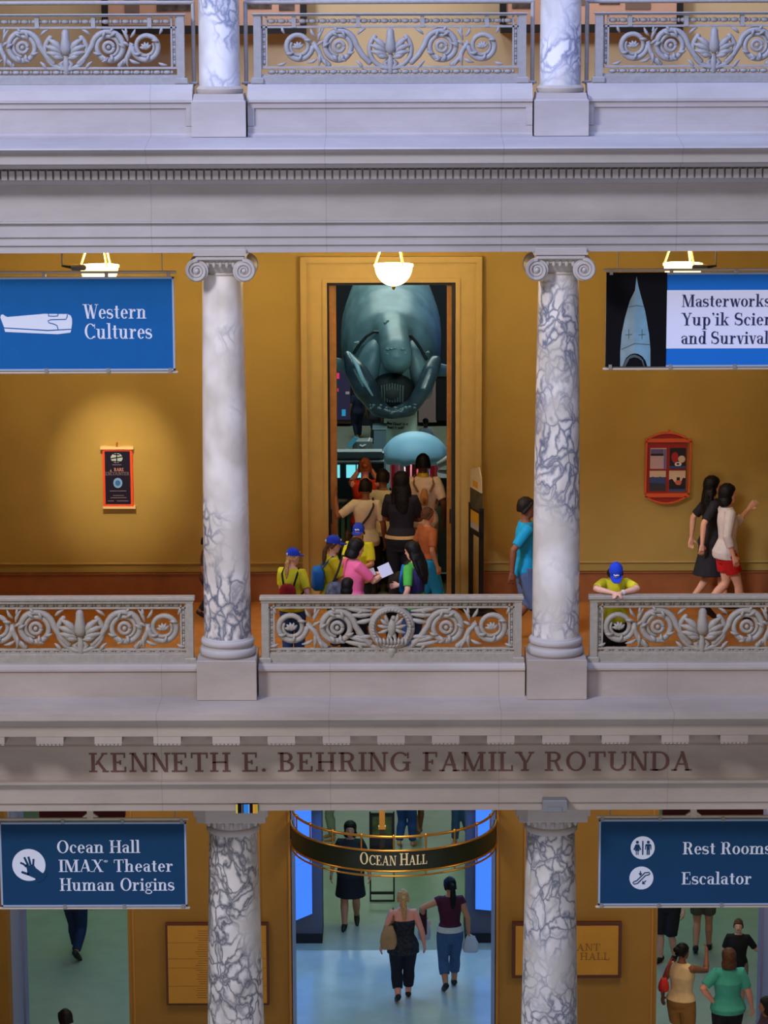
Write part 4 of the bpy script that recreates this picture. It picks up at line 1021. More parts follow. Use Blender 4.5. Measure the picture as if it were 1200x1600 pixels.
PK = mat('flyer_lilac', S(186, 160, 178), .6); INK = mat('flyer_ink', S(22, 22, 36), .6); BLU = mat('flyer_blue', S(52, 70, 130), .6); CR = mat('flyer_cream', S(205, 185, 165), .6)
flyer(280, 555, 450, 805, PK, [(bx(285, 470, 505, 580), mat('flyer_dusk', S(96, 84, 140), .6)), (bx(285, 545, 505, 582), INK), (bx(510, 470, 550, 800), mat('flyer_violet', S(110, 100, 170), .6))], 'lilac flyer with a dusk picture')
flyer(612, 885, 450, 805, INK, [(el(700, 610, 60, 95), mat('flyer_crimson', S(170, 30, 44), .6)), (el(815, 640, 62, 62), CR), (el(755, 725, 60, 38), mat('flyer_white', S(225, 215, 215), .6)), (el(752, 722, 26, 16), INK), (bx(612, 755, 885, 800), BLU)], 'dark flyer with red and cream shapes')
flyer(272, 550, 838, 1180, mat('flyer_slate', S(46, 50, 66), .6), [(bx(272, 838, 550, 945), CR), ([(275, 960), (330, 935), (400, 960), (450, 935), (548, 965), (548, 1060), (275, 1040)], BLU)], 'cream flyer with blue sea picture')
flyer(605, 885, 838, 1195, CR, [([(605, 990), (660, 975), (700, 1030), (790, 1085), (840, 960), (885, 960), (885, 1150), (605, 1150)], INK), (bx(605, 1150, 885, 1192), BLU), (el(765, 1035, 55, 45), mat('flyer_coral', S(205, 100, 84), .6)), (bx(735, 950, 790, 1000), INK)], 'pale flyer with black silhouettes')

# bronze plaques on the ground floor wall
M_PLQ = mat('bronze_plaque', S(190, 134, 40), .42, .2, noise=.05, nscale=4); M_PLF = mat('plaque_frame', S(84, 40, 24), .5)
Yq = YW - .06
for a, c, t_, bt, lb in ((259, 420, 1442, 1570, 'bronze donor plaque with fine engraved lines beside the streaked column'), (800, 971, 1442, 1529, 'bronze name plaque in a dark red frame beside the blue-flecked column')):
    x0, x1 = X(a, 1500, Yq), X(c, 1500, Yq); z0, z1 = Z(bt, Yq), Z(t_, Yq)
    r_ = thing('wall_plaque', lb, 'plaque', ((x0 + x1) / 2, Yq, z0), 0, 'bronze wall plaques')
    b = MB(); f = .03 if a < 500 else .045
    b.box(x0, x1, Yq - .005, YW + .004, z0, z1, .004); b.build('frame', M_PLF, r_)
    b = MB(); b.box(x0 + f, x1 - f, Yq - .012, Yq, z0 + f, z1 - f, .003); pl = b.build('plate', M_PLQ, r_)
    b = MB(); random.seed(5)
    if a < 500:
        for j in range(30):
            z = z1 - .1 - j * (z1 - z0 - .18) / 30
            big = j in (5, 12, 16, 24)
            q0 = x0 + f + (.0 if big else .36 + random.random() * .05); q1 = x1 - f - (.0 if big else .2 + random.random() * .1)
            b.box(q0, q1, Yq - .0135, Yq - .011, z - .004, z + .004 if not big else z + .001)
    else:
        xq = lambda v: X(v, 1485, Yq); H2 = Z(1475, Yq) - Z(1485.5, Yq)
        write(b, 'THE SANT', xq(848), xq(938), Z(1485.5, Yq), H2, Yq - .012, .003, .13, .07, .05)
        write(b, 'OCEAN HALL', xq(838), xq(953), Z(1500, Yq), H2 * 1.05, Yq - .012, .003, .13, .07, .05)
    b.build('engraving', mat('engraved_bronze', S(136, 92, 30), .5), pl)

# small things resting on the ground floor abaci
cL1 = X(386, 1262, -.1)
zA_ = Z(1270.5, -.05)
b = MB()
# small coloured panel fixed to the beam
Yc = -.36
r_ = thing('small_sign', 'tiny blue and yellow sign board fixed above the streaked column', 'sign', (X(386, 1262, Yc), Yc, Z(1269, Yc)), 0)
b = MB(); b.box(X(370, 1262, Yc), X(403, 1262, Yc), Yc, Yc + .03, Z(1270, Yc), Z(1256, Yc)); b.build('board', M_BLACK, r_)
for x0, x1, m in ((368.5, 371.5, 'yellow'), (377.5, 379, 'brown'), (380.5, 388, 'blue'), (388, 390, 'pale'), (395, 400, 'orange'), (400.5, 402.5, 'yellow')):
    cc = dict(yellow=S(215, 200, 60), brown=S(130, 100, 90), blue=S(40, 140, 225), pale=S(130, 170, 220), orange=S(230, 160, 40))[m]
    b = MB(); b.box(X(x0, 1262, Yc), X(x1, 1262, Yc), Yc - .006, Yc, Z(1270, Yc), Z(1256, Yc)); b.build('picture_strip', mat('strip_' + m, cc, .5), r_)
Yc = -.5
r_ = thing('floodlight', 'plain grey box floodlight above the blue-flecked column', 'floodlight', (X(867, 1258, Yc), Yc, Z(1271, Yc)), 0)
b = MB(); b.box(X(848, 1258, Yc), X(886, 1258, Yc), Yc, Yc + .17, Z(1270, Yc), Z(1246, Yc) - .04, .008); b.build('housing', M_GREY, r_)
b = MB(); b.box(X(856, 1258, Yc), X(878, 1258, Yc), Yc - .012, Yc, Z(1268.5, Yc), Z(1262, Yc)); b.build('lens', M_GREY, r_)
b = MB(); b.box(X(861, 1258, Yc), X(873, 1258, Yc), Yc + .15, -.33, Z(1262, Yc), Z(1254, Yc)); b.build('bracket', M_GREY, r_)

# display boards on the top gallery wall
def photo_board(label, x0, x1, pics):
    Yd = 4.42; xd = lambda v: X(v, 25, Yd); zd = lambda v: Z(v, Yd)
    r_ = thing('display_board', label, 'display board', (xd((x0 + x1) / 2), Yd, zd(39)), 0, 'salmon photo boards of the top gallery')
    b = MB(); b.box(xd(x0), xd(x1), Yd, Yd + .12, zd(39), zd(39) + 1.7); b.build('panel', mat('salmon_board', S(190, 152, 132), .7), r_)
    b = MB(); b.box(xd(x0 - 8), xd(x1 + 8), Yd - .12, YW - .002, zd(52), zd(40)); b.build('shelf', M_DARK, r_)
    for x in (x0 - 4, x1 + 4):
        b = MB(); b.box(xd(x - 5), xd(x + 5), Yd - .03, Yd + .12, zd(39), zd(39) + 1.75); b.build('upright', M_DARK, r_)
    for (a, c, y, m) in pics:
        b = MB(); b.box(xd(a), xd(c), Yd - .012, Yd, zd(y), zd(y) + .7); b.build('photograph', m, r_)
M_PH = mat('grey_photo', S(112, 96, 86), .6); M_PH2 = mat('mono_photo', S(70, 62, 60), .6, noise=.85, nscale=13)
photo_board('salmon board with photographs behind the top guard rail over the mummy case sign', 168, 470, [(195, 218, 19, M_PH), (245, 300, 16, M_PH2), (385, 424, 13, M_PH2), (436, 460, 16, M_PH2)])
photo_board('salmon board with photographs behind the top guard rail near the kayak poster side', 790, 1058, [(800, 832, 14, M_PH2), (908, 914, 9, M_PH), (936, 968, 8, M_PH2), (977, 1016, 16, M_PH)])
b = MB(); Yd = YW - .01; b.box(X(832, 47, YW), X(1012, 47, YW), YW - .08, YW + .002, Z(52, YW), Z(44, YW)); tag(b.build('wall_shelf', M_DARK), 'narrow black wall shelf low on the top gallery wall', 'shelf')
# ------------------------------------------------------------------ Ocean Hall entrance sign
Xc = X(615, 1340, YW); RS = hw - .01
r_ = thing('curved_sign', 'half-round dark green entrance sign with brass rails on the ground floor', 'sign', (Xc, YW, Z(1362, 3.3)), 0)
M_GREENS = mat('dark_green_enamel', S(26, 34, 24), .35)
def arc(rad, z, n=40, a0=0, a1=PI): return [(Xc - rad * math.cos(a0 + (a1 - a0) * i / n), YW - rad * .97 * math.sin(a0 + (a1 - a0) * i / n), z) for i in range(n + 1)]
zbt, zbb = Z(1329, 3.33), Z(1361, 3.33)
b = MB(); n = 48
ro, ri = RS, RS - .03
ring = lambda rad, z: arc(rad, z, n)
L1, L2, L3, L4 = ring(ro, zbb), ring(ro, zbt), ring(ri, zbt), ring(ri, zbb)
b.loft([[L1[i], L2[i], L3[i], L4[i]] for i in range(n + 1)]); b.build('band', M_GREENS, r_, 30)
for nm, rad, z, th in (('brass_trim', RS + .004, zbt, .014), ('brass_trim', RS + .004, zbb, .014), ('brass_rail', RS - .02, Z(1308, 3.33), .018), ('brass_rail', RS - .01, Z(1369, 3.33), .013)):
    b = MB(); b.tube(arc(rad, z), th, 8); b.build(nm, M_GOLD, r_, True)
for i in range(1, 10):
    a = PI * i / 10
    b = MB(); x, y = Xc - (RS - .02) * math.cos(a), YW - (RS - .02) * .97 * math.sin(a)
    b.tube([(x, y, Z(1366.5, 3.33)), (x, y, Z(1308, 3.33))], .011, 6); b.ell((x, y, Z(1307, 3.33)), (.024, .024, .024), 8, 6); b.build('baluster', M_GOLD, r_, True)
b = MB(); xr_ = X(597, 1290, 3.4); b.box(xr_ - .03, xr_ + .03, 3.38, 3.44, zbt - .02, 5.5); b.build('hanger', M_DARK, r_)
b = MB(); b.box(xr_ - .035, xr_ + .035, 3.375, 3.445, Z(1292, 3.4), 5.5); b.box(xr_ - .045, xr_ + .045, 3.37, 3.45, Z(1295, 3.4), Z(1291, 3.4)); b.build('brass_collar', M_GOLD, r_)
# letters set on the curve
b = MB(); ps = []; xcur = 0
for ch, sc in [('O', 1)] + [(c, .8) for c in 'CEAN'] + [(' ', .8), ('H', 1)] + [(c, .8) for c in 'ALL']:
    g, w_ = glyph(ch, .17, .06)
    for p in g: ps.append([(xcur + a * sc, c_ * sc) for a, c_ in p])
    xcur += (w_ + .04) * sc
Hl = .155; Wt = X(668, 1345, 3.33) - X(560, 1345, 3.33); kx = Wt / xcur; zl = Z(1351.5, 3.33)
for i, p in enumerate(ps):
    rr_ = []
    for q_ in (ro + .001, ro + .006 + (i % 3) * .0003):
        l = []
        for a, c_ in p:
            th = (a - xcur / 2) * kx / RS; l.append((Xc + q_ * math.sin(th) , YW - q_ * .97 * math.cos(th), zl + c_ * Hl))
        rr_.append(l)
    b.loft(rr_)
b.build('lettering', mat('cream_letter', S(225, 215, 190), .5), r_)

# ------------------------------------------------------------------ lit blue panels on the grey pilasters
M_PIL = mat('grey_pilaster', S(96, 98, 112), .6); M_BASE = mat('black_base', S(24, 26, 34), .5)
light_blue = S(70, 130, 255)
M_BLUEL = mat('lit_blue_panel', S(30, 60, 160), .4, emit=S(66, 128, 255), estr=1.05)
for s_, x0, x1, lb in ((-1, 430, 503.5, 'angled glowing blue panel on the grey pier beside the woman in the black dress'), (1, 728.5, 802, 'flat glowing blue panel on the grey pier beside the woman in the maroon top')):
    Yp_ = 10.2
    p = MB(); p.box(X(x0, 1440, Yp_), X(x1, 1440, Yp_), Yp_, Yp_ + .8, 0, 5.4); o = struct('trim_%d' % n_t, p, M_PIL); n_t += 1
    p = MB(); p.box(X(x0, 1440, Yp_) - .02, X(x1, 1440, Yp_), Yp_ - .04, Yp_ + .82, 0, .14); p.build('base', M_BASE, o)
    A = P(487 if s_ < 0 else 742, 1428 if s_ < 0 else 1421, Yp_ - .05)
    B = Pf(455 if s_ < 0 else 775, 1441.5 if s_ < 0 else 1424, A.z)
    B = A + (B - A) * 1.35
    r_ = thing('light_panel', lb, 'light panel', A, 0, 'glowing blue panels')
    d = (B - A).normalized(); nn = Vector((d.y, -d.x, 0)); nn = nn if nn.y < 0 else -nn
    def slab(a, c, z0, z1, t0, t1):
        b = MB(); vs = []
        pa, pb = A + d * a, A + d * c
        b.loft([[(q + nn * t)[:2] + (z,) for q, t in ((pa, t0), (pb, t0), (pb, t1), (pa, t1))] for z in (z0, z1)]); return b
    L = (B - A).length
    slab(0, L, A.z, 4.6, -.05, 0.0).build('backing', M_BASE, r_)
    zs_ = A.z + .86
    slab(.012, L, A.z + .012, zs_ - .006, .0, .02).build('lit_pane', M_BLUEL, r_); slab(.012, L, zs_ + .006, 4.58, .0, .02).build('lit_pane', M_BLUEL, r_)
    q_ = A + d * (L / 2) + nn * .06 + Vector((0, 0, 1.6)); light('panel_glow', 'AREA', q_, 34, light_blue, .5, q_ + nn + Vector((0, 0, -1.1)), r_, sy=2.4)
# standing sign frame in the hall
Yd = 12.1
xd = lambda v: X(v, 1340, Yd); zd = lambda v: Z(v, Yd)
r_ = thing('standing_sign', 'black metal sign stand with a landscape picture behind the curved entrance sign', 'sign stand', (xd(597), Yd, 0), 0)
b = MB()
for x in (578.5, 615.5): b.box(xd(x) - .012, xd(x) + .012, Yd - .012, Yd + .012, 0, zd(1268))
for y0, y1 in ((1270, 1273), (1321, 1327), (1393, 1397), (1406, 1411)): b.box(xd(578.5), xd(615.5), Yd - .015, Yd + .015, max(.0, zd(y1)), zd(y0))
b.build('frame', M_DARK, r_)
b = MB(); b.box(xd(579), xd(615), Yd - .008, Yd + .008, zd(1322), zd(1271)); b.build('board', mat('dark_picture', S(38, 42, 44), .4), r_)
b = MB(); b.box(xd(582), xd(612), Yd - .012, Yd - .007, zd(1306), zd(1276)); b.build('picture', mat('moss_picture', S(92, 104, 58), .5, noise=.6, nscale=7), r_)

# ------------------------------------------------------------------ door sign stand on the middle floor
Ys_ = 4.05
c0 = P(735, 800, Ys_ + .24); c1 = P(753, 800, Ys_ - .24)
r_ = thing('standing_sign', 'black standing poster frame turned edge-on beside the whale doorway', 'sign stand', ((c0.x + c1.x) / 2, Ys_, Z2 + .012), 0)
d = Vector((c1.x - c0.x, -.48, 0)); L = d.length; d.normalize(); nn = Vector((-d.y, d.x, 0)); mid = Vector(((c0.x + c1.x) / 2, Ys_, 0))
def brd(a, c, z0, z1, th, nm, m, off=0):
    b = MB(); b.obox(mid + d * ((a + c) / 2) + Vector((0, 0, (z0 + z1) / 2)) + nn * off, d * ((c - a) / 2), nn * th, Vector((0, 0, (z1 - z0) / 2))); return b.build(nm, m, r_)
zz_ = lambda v: Z(v, Ys_)
for a in (-L / 2, L / 2 - .05): brd(a, a + .05, Z2 + .03, zz_(790), .025, 'post', M_DARK)
brd(-L / 2 - .08, L / 2 + .08, Z2 + .012, Z2 + .05, .18, 'foot', M_DARK)
brd(-L / 2 + .02, L / 2 - .02, zz_(796), zz_(766), .012, 'photo_panel', mat('grey_green_photo', S(74, 70, 54), .6, noise=.4, nscale=9))
b = MB(); z0, z1 = zz_(766), zz_(728)
for q_ in [[(-L / 2 + .02, z0), (L / 2 - .01, z0), (L / 2 - .03, z0 + (z1 - z0) * .62), (.12, z1), (-.02, z0 + (z1 - z0) * .9), (-L / 2 + .03, z0 + (z1 - z0) * .72)]]:
    b.loft([[mid + d * a + nn * t + Vector((0, 0, z)) for a, z in q_] for t in (-.008, .008)])
b.build('header', mat('header_paper', S(205, 190, 165), .6), r_)
brd(-.12, .1, zz_(762), zz_(752), .0105, 'header_mark', mat('amber_print', S(205, 150, 40), .6))
brd(-L / 2 + .05, L / 2 - .05, zz_(818), zz_(799), .013, 'amber_panel', MATS['amber_print'])
brd(-L / 2 + .05, L / 2 - .05, zz_(828), zz_(818), .0125, 'pale_panel', mat('pale_print', S(170, 162, 150), .6))
brd(-L / 2, L / 2, zz_(799), zz_(796), .02, 'crossbar', M_DARK); brd(-L / 2, L / 2, zz_(836), zz_(828), .02, 'crossbar', M_DARK)

# ------------------------------------------------------------------ balcony railing behind the doorway
Yr = 5.9
r_ = thing('balcony_railing', 'green glass balcony railing just beyond the whale doorway', 'railing', (0, Yr, Z2 + .012), 0)
gl = bpy.data.materials.new('green_glass'); gl.use_nodes = True
nt = gl.node_tree; bs = nt.nodes['Principled BSDF']; bs.inputs['Base Color'].default_value = S(120, 190, 165); bs.inputs['Roughness'].default_value = .1; bs.inputs['Alpha'].default_value = .35
b = MB(); b.box(-1.5, 1.5, Yr - .006, Yr + .006, Z2 + .12, Z2 + 1.0); b.build('glass_panel', gl, r_)
b = MB(); b.tube([(-1.55, Yr, Z2 + 1.07), (1.55, Yr, Z2 + 1.07)], .03, 10); b.build('handrail', M_GREY, r_, True)
for v in (532, 541, 582, 640, 700):
    b = MB(); x = X(v, 850, Yr); b.box(x - .012, x + .012, Yr - .03, Yr + .03, Z2 + .012, Z2 + 1.05); b.build('post', mat('dark_green_metal', S(30, 50, 44), .4, .4), r_)
b = MB(); b.box(-1.5, 1.5, Yr - .05, Yr + .05, Z2 + .012, Z2 + .1); b.build('bottom_rail', MATS['dark_green_metal'], r_)

# ------------------------------------------------------------------ the whale model
YH = 47.0
sW = (P(620, 560, YH) - CAM).length / F
def wp(x, y, dy): return P(x, y, YH + dy)
def remesh(o, vox, it=4, f=.6):
    r = o.modifiers.new('skin', 'REMESH'); r.mode = 'VOXEL'; r.voxel_size = vox; r.use_smooth_shade = True
    if it:
        s = o.modifiers.new('soft', 'SMOOTH'); s.factor = f; s.iterations = it
    return o
M_WH = mat('whale_skin', S(88, 114, 122), .42, noise=.25, nscale=2.2, bump=.25)
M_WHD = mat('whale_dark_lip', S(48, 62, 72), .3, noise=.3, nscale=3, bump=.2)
M_WHL = mat('whale_inner_lip', S(96, 122, 130), .45, noise=.08)
r_ = thing('whale_model', 'huge grey-blue whale model seen head-on, mouth open, hanging in the far hall', 'whale model', wp(612, 560, 3), 0)
b = MB()
def wring(x, y, rx, rz, dy, n=28): c = wp(x, y, dy); return [c + Vector((rx * sW * math.cos(2 * PI * j / n), 0, rz * sW * math.sin(2 * PI * j / n))) for j in range(n)]
b.loft([wring(612, 580, 20, 18, -.35), wring(612, 572, 48, 46, 0), wring(611, 555, 70, 72, .6), wring(611, 540, 80, 92, 1.6), wring(611, 520, 82, 108, 3.5), wring(611, 500, 76, 112, 6), wring(611, 488, 56, 84, 8.5), wring(611, 470, 28, 40, 10.5), wring(611, 465, 8, 10, 11.5)])
b.tube([wp(610, 505, 1.0), wp(612, 516, .3), wp(616, 532, -.35), wp(619, 550, -.9), wp(620, 562, -1.1)], [30 * sW, 28 * sW, 24 * sW, 25 * sW, 25 * sW], 18)
for sg in (-1, 1): b.tube([wp(612, 503, .3), wp(612 + sg * 26, 512, .45), wp(612 + sg * 44, 530, .35), wp(612 + sg * 58, 552, .3)], [9 * sW, 9 * sW, 8 * sW, 6 * sW], 10)
remesh(b.build('head', M_WH, r_), .09, 5)
for pts, rad in (([(553, 551), (562, 537), (573, 525), (584, 518), (598, 519)], 2.4), ([(641, 524), (650, 534), (658, 546), (666, 561)], 2.4)):
    b = MB(); b.tube([wp(x, y, -.15 - .004 * abs(x - 612) * 0) + Vector((0, .3 - .35, 0)) for x, y in pts], rad * sW, 6); b.build('mouth_line', mat('deep_groove', S(10, 14, 18), .6), r_)
for x, rx, rz, sgn in ((578, 24, 52, -1), (654, 19, 50, 1)):
    b = MB(); b.ell(wp(x, 576, .25), (rx * sW, .75, rz * sW), 20, 14, rot=Matrix.Rotation(-.28 * sgn, 3, 'Y')); b.build('inner_lip', M_WHL, r_, True)
b = MB(); b.ell(wp(612, 612, -.15), (37 * sW, .9, 32 * sW), 24, 14); b.build('mouth_cavity', mat('mouth_black', S(16, 20, 24), .7), r_, True)
b = MB()
for k in range(9): b.tube([wp(596 + k * 4.2, 600 + abs(k - 4) * .8, -.95), wp(597 + k * 4, 628, -1.0)], 1.7 * sW, 6)
b.build('baleen', mat('baleen_grey', S(58, 66, 68), .6), r_, True)
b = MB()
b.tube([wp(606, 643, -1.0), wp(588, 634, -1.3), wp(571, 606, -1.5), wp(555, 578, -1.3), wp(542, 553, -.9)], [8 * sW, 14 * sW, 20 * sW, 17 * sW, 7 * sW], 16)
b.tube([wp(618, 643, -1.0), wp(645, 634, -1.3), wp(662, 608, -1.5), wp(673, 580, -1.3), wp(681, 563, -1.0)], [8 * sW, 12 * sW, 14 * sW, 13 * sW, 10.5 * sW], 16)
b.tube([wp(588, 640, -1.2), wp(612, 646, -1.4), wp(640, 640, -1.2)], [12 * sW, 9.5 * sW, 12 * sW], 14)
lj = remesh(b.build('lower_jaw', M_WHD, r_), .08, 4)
b = MB(); b.tube([wp(546, 551, -1.6), wp(558, 572, -1.85), wp(566, 592, -1.95), wp(582, 618, -1.75)], [1.2 * sW, 3.5 * sW, 3.2 * sW, 1.5 * sW], 8); b.build('lip_edge', mat('pale_lip_edge', S(150, 185, 200), .3), r_, True)  # highlight along the left lip, modelled as a pale strip
random.seed(11)
b = MB()
for (x, y, q, n_, dy) in ((612, 506, 12, 10, -.16), (619, 549, 14, 22, -1.34), (556, 535, 4, 4, -.2), (667, 551, 4, 4, -.2), (612, 641, 18, 9, -1.95), (590, 636, 12, 6, -1.9), (640, 635, 10, 6, -1.85)):
    for k in range(n_):
        b.ell(wp(x + random.uniform(-q, q), y + random.uniform(-q, q) * .35, dy + random.uniform(-.05, .05)), (3.0 * sW * random.uniform(.5, 1.3), 1.6 * sW, 1.9 * sW * random.uniform(.5, 1.3)), 8, 6)
o = b.build('callosities', mat('callosity', S(104, 124, 126), .3, noise=.5, nscale=3), r_, True); o['kind'] = 'stuff'
for pts in ([(560, 585), (540, 572), (520, 566), (500, 570)], [(664, 585), (684, 577), (704, 580), (724, 588)]):
    b = MB(); b.tube([wp(x, y, 2.2) for x, y in pts], [9 * sW, 11 * sW, 9 * sW, 4 * sW], 12, .4, (0, 1, 0)); b.build('flipper', M_WH, r_, True)
b = MB()
for x in (575, 650): b.tube([wp(x, 450, 4), wp(x, 450, 4) * 1 + Vector((0, 0, 9.5))], .03, 6)
b.build('cable', M_GREY, r_)

# ------------------------------------------------------------------ exhibits on the hall floor
Yq = 48.0
c = P(626, 660, Yq); s_ = (c - CAM).length / F
r_ = thing('display_drum', 'white cylindrical display plinth with two lines of text under the whale', 'display plinth', (c.x, Yq, 0), 0)
b = MB(); b.lathe([(26 * s_, 0), (26 * s_, Z(646, Yq) + .1), (25 * s_, Z(646, Yq) + .12)], (c.x, Yq), 40); b.build('body', mat('lit_white_drum', S(222, 236, 226), .5), r_, 40)
b = MB(); rr0 = 26 * s_
for line, zt, xw in (('How Giant is a', 664.5, 36), ('Giant Squid?', 670.5, 30)):
    ps, W = text_polys(line, .2, .1)
    for i, p in enumerate(ps):
        l = []
        for q_ in (rr0 + .002, rr0 + .01 + (i % 3) * .001):
            l.append([(c.x + q_ * math.sin((-.95 + a / W * xw * s_ / rr0)), Yq - q_ * math.cos((-.95 + a / W * xw * s_ / rr0)), Z(zt, Yq - rr0) + z * 4.2 * s_) for a, z in p])
        b.loft(l)
b.build('lettering', M_BLACK, r_)
Yq = 40.0; c = P(648.5, 714, Yq); s_ = (c - CAM).length / F
r_ = thing('canopy_display', 'pale blue scalloped dome canopy with hanging red and white strips in the far hall', 'exhibit', (c.x, Yq, 0), 0)
b = MB(); n = 64; rings = []
for i in range(11):
    a = PI / 2 * i / 10; rr_ = 51.5 * s_ * math.sin(max(a, .02)); z = c.z + 40 * s_ * math.cos(a)
    rings.append([(c.x + rr_ * (1 + (.03 * math.cos(10 * 2 * PI * j / n) if i > 7 else 0)) * math.cos(2 * PI * j / n), Yq + rr_ * math.sin(2 * PI * j / n), z - (.06 * (1 + math.cos(10 * 2 * PI * j / n)) if i == 10 else 0)) for j in range(n)])
b.loft(rings); b.build('canopy', mat('pale_blue_canopy', S(150, 196, 222), .5, noise=.06, nscale=2), r_, True)
light('canopy_lamp', 'POINT', (c.x, Yq, c.z - .25), 55, S(255, 235, 240), .1, parent=r_)
b = MB(); b.tube([(c.x, Yq, 0), (c.x, Yq, c.z + .3)], .05, 10); b.build('stem', M_GREY, r_)
random.seed(3)
cc = ['white_strip', 'red_strip', 'pink_strip', 'blue_strip']
mm = [mat('white_strip', S(200, 190, 205), .6), mat('red_strip', S(190, 26, 34), .5), mat('pink_strip', S(176, 110, 120), .6), mat('blue_strip', S(110, 120, 180), .6)]
for k in range(22):
    a = 2 * PI * k / 22 + .1; x = c.x + 36 * s_ * math.cos(a); y = Yq + 36 * s_ * math.sin(a)
    b = MB(); w_ = .06; m_ = mm[(0, 2, 0, 3, 0, 1, 2)[k % 7]]
    if abs(a - 2 * PI * .72) < .35: m_ = mm[1]
    b.box(x - w_, x + w_, y - .015, y + .015, .15, c.z); b.build('hanging_strip', m_, r_)
Yq = 33.0; xq = lambda v: X(v, 720, Yq); zq_ = lambda v: Z(v, Yq)
r_ = thing('display_counter', 'long dark display counter with glowing cyan screens in the far hall', 'display counter', (xq(545), Yq, 0), 0)
b = MB(); b.box(xq(505), xq(600), Yq, Yq + .5, 0, zq_(722)); b.build('body', mat('dark_counter', S(40, 46, 54), .5), r_)
b = MB(); b.box(xq(505), xq(600), Yq - .1, Yq + .55, zq_(722), zq_(719.5)); b.build('ledge', M_WHITE, r_)
b = MB(); b.box(xq(505), xq(600), Yq + .2, Yq + .5, zq_(719.5), zq_(710)); b.box(xq(505), xq(597), Yq + .1, Yq + .52, zq_(710), zq_(707)); b.build('upper_shelf', mat('steel_shelf', S(130, 145, 150), .3, .4), r_)
for a, c_ in ((516, 531), (541, 555.5), (557.5, 572)):
    b = MB(); b.box(xq(a), xq(c_), Yq - .03, Yq + .01, zq_(746), zq_(726)); b.build('screen', mat('lit_screen', S(10, 20, 20), .3, emit=S(120, 225, 235), estr=1.0), r_)
Yq = 42.0; xq = lambda v: X(v, 695, Yq); zq_ = lambda v: Z(v, Yq)
r_ = thing('display_case', 'grey display case with a slanted teal panel in the far hall', 'display case', (xq(560), Yq, 0), 0)
b = MB(); b.box(xq(551), xq(582), Yq, Yq + .6, 0, zq_(690)); b.build('body', mat('case_grey', S(96, 104, 104), .5), r_)
b = MB(); b.prism([(xq(541), zq_(697)), (xq(549), zq_(697)), (xq(561), zq_(682)), (xq(553), zq_(681))], Yq - .15, Yq - .1); b.build('slanted_panel', mat('teal_panel', S(70, 140, 160), .4, emit=S(30, 90, 110), estr=.35), r_)
b = MB(); b.tube([(xq(558), Yq + .1, zq_(694)), (xq(566), Yq - .05, zq_(697)), (xq(574), Yq + .05, zq_(694)), (xq(578), Yq + .2, zq_(687))], .03, 6); b.build('specimen', mat('pale_specimen', S(200, 205, 200), .5), r_, True)
Yq = 45.5; xq = lambda v: X(v, 690, Yq); zq_ = lambda v: Z(v, Yq)
r_ = thing('display_block', 'plain blue-grey exhibit block beside the white drum in the far hall', 'exhibit', (xq(592), Yq, 0), 0)
b = MB(); b.box(xq(584), xq(603), Yq, Yq + .9, 0, zq_(671), .03); b.build('body', mat('blue_grey_block', S(104, 122, 134), .6), r_)
b = MB(); b.box(xq(582), xq(605), Yq - .03, Yq + .93, zq_(671), zq_(669)); b.build('top', mat('block_top', S(150, 165, 170), .5), r_)
Yq = 36.0; xq = lambda v: X(v, 730, Yq); zq_ = lambda v: Z(v, Yq)
r_ = thing('specimen_stand', 'white skull-like specimen on a dark stand at the edge of the doorway view', 'exhibit', (xq(697), Yq, 0), 0)
b = MB(); b.tube([wp_ for wp_ in (P(686, 726, Yq), P(694, 722, Yq), P(704, 716, Yq), P(712, 718, Yq))], [5 * .0155, 6 * .0155, 8 * .0155, 6 * .0155], 12); b.tube([P(686, 736, Yq), P(700, 737, Yq), P(714, 742, Yq)], [3 * .0155, 4 * .0155, 5 * .0155], 10)
b.tube([P(706, 720, Yq), P(708, 738, Yq)], .05, 8); b.build('specimen', mat('bone_white', S(214, 200, 190), .5), r_, True)
b = MB(); b.box(xq(684), xq(720), Yq - .1, Yq + .8, 0, zq_(746)); b.build('stand', M_DARK, r_)
# far wall display, and a black panel put in for the dark doorway
for x0, x1, y0, y1, col, lb, em in ((500, 547, 560, 656, S(40, 34, 62), 'dim purple wall display with small lit spots at the far wall', 1), (681, 716, 588, 657, S(10, 10, 16), 'black wall display panel at the far wall', 0)):
    p = MB(); pixbox(p, x0, x1, y0, y1, 61.2, .25); a = P((x0 + x1) / 2, y1, 61.2)
    r_ = thing('wall_display', lb, 'wall display', (a.x, 61.2, a.z), 0); q = MB(); pixbox(q, x0 - 1, x1 + 1, y0 - 1, y0 + 1, 61.15, .3); q.build('top_frame', M_DARK, r_); p.build('panel', mat('display_%d' % em, col, .6, emit=col if em else None, estr=.5 if em else 0), r_)
    if em:
        for (u0, u1, v0, v1, c2) in ((526, 530, 583, 592, S(200, 50, 90)), (527, 529, 607, 612, S(190, 40, 70)), (534, 540, 640, 650, S(40, 130, 170)), (540, 546, 612, 616, S(120, 110, 110))):
            p = MB(); pixbox(p, u0, u1, v0, v1, 61.17, .04); p.build('lit_spot', mat('spot_%d' % u0, c2, .5, emit=c2, estr=.8), r_)
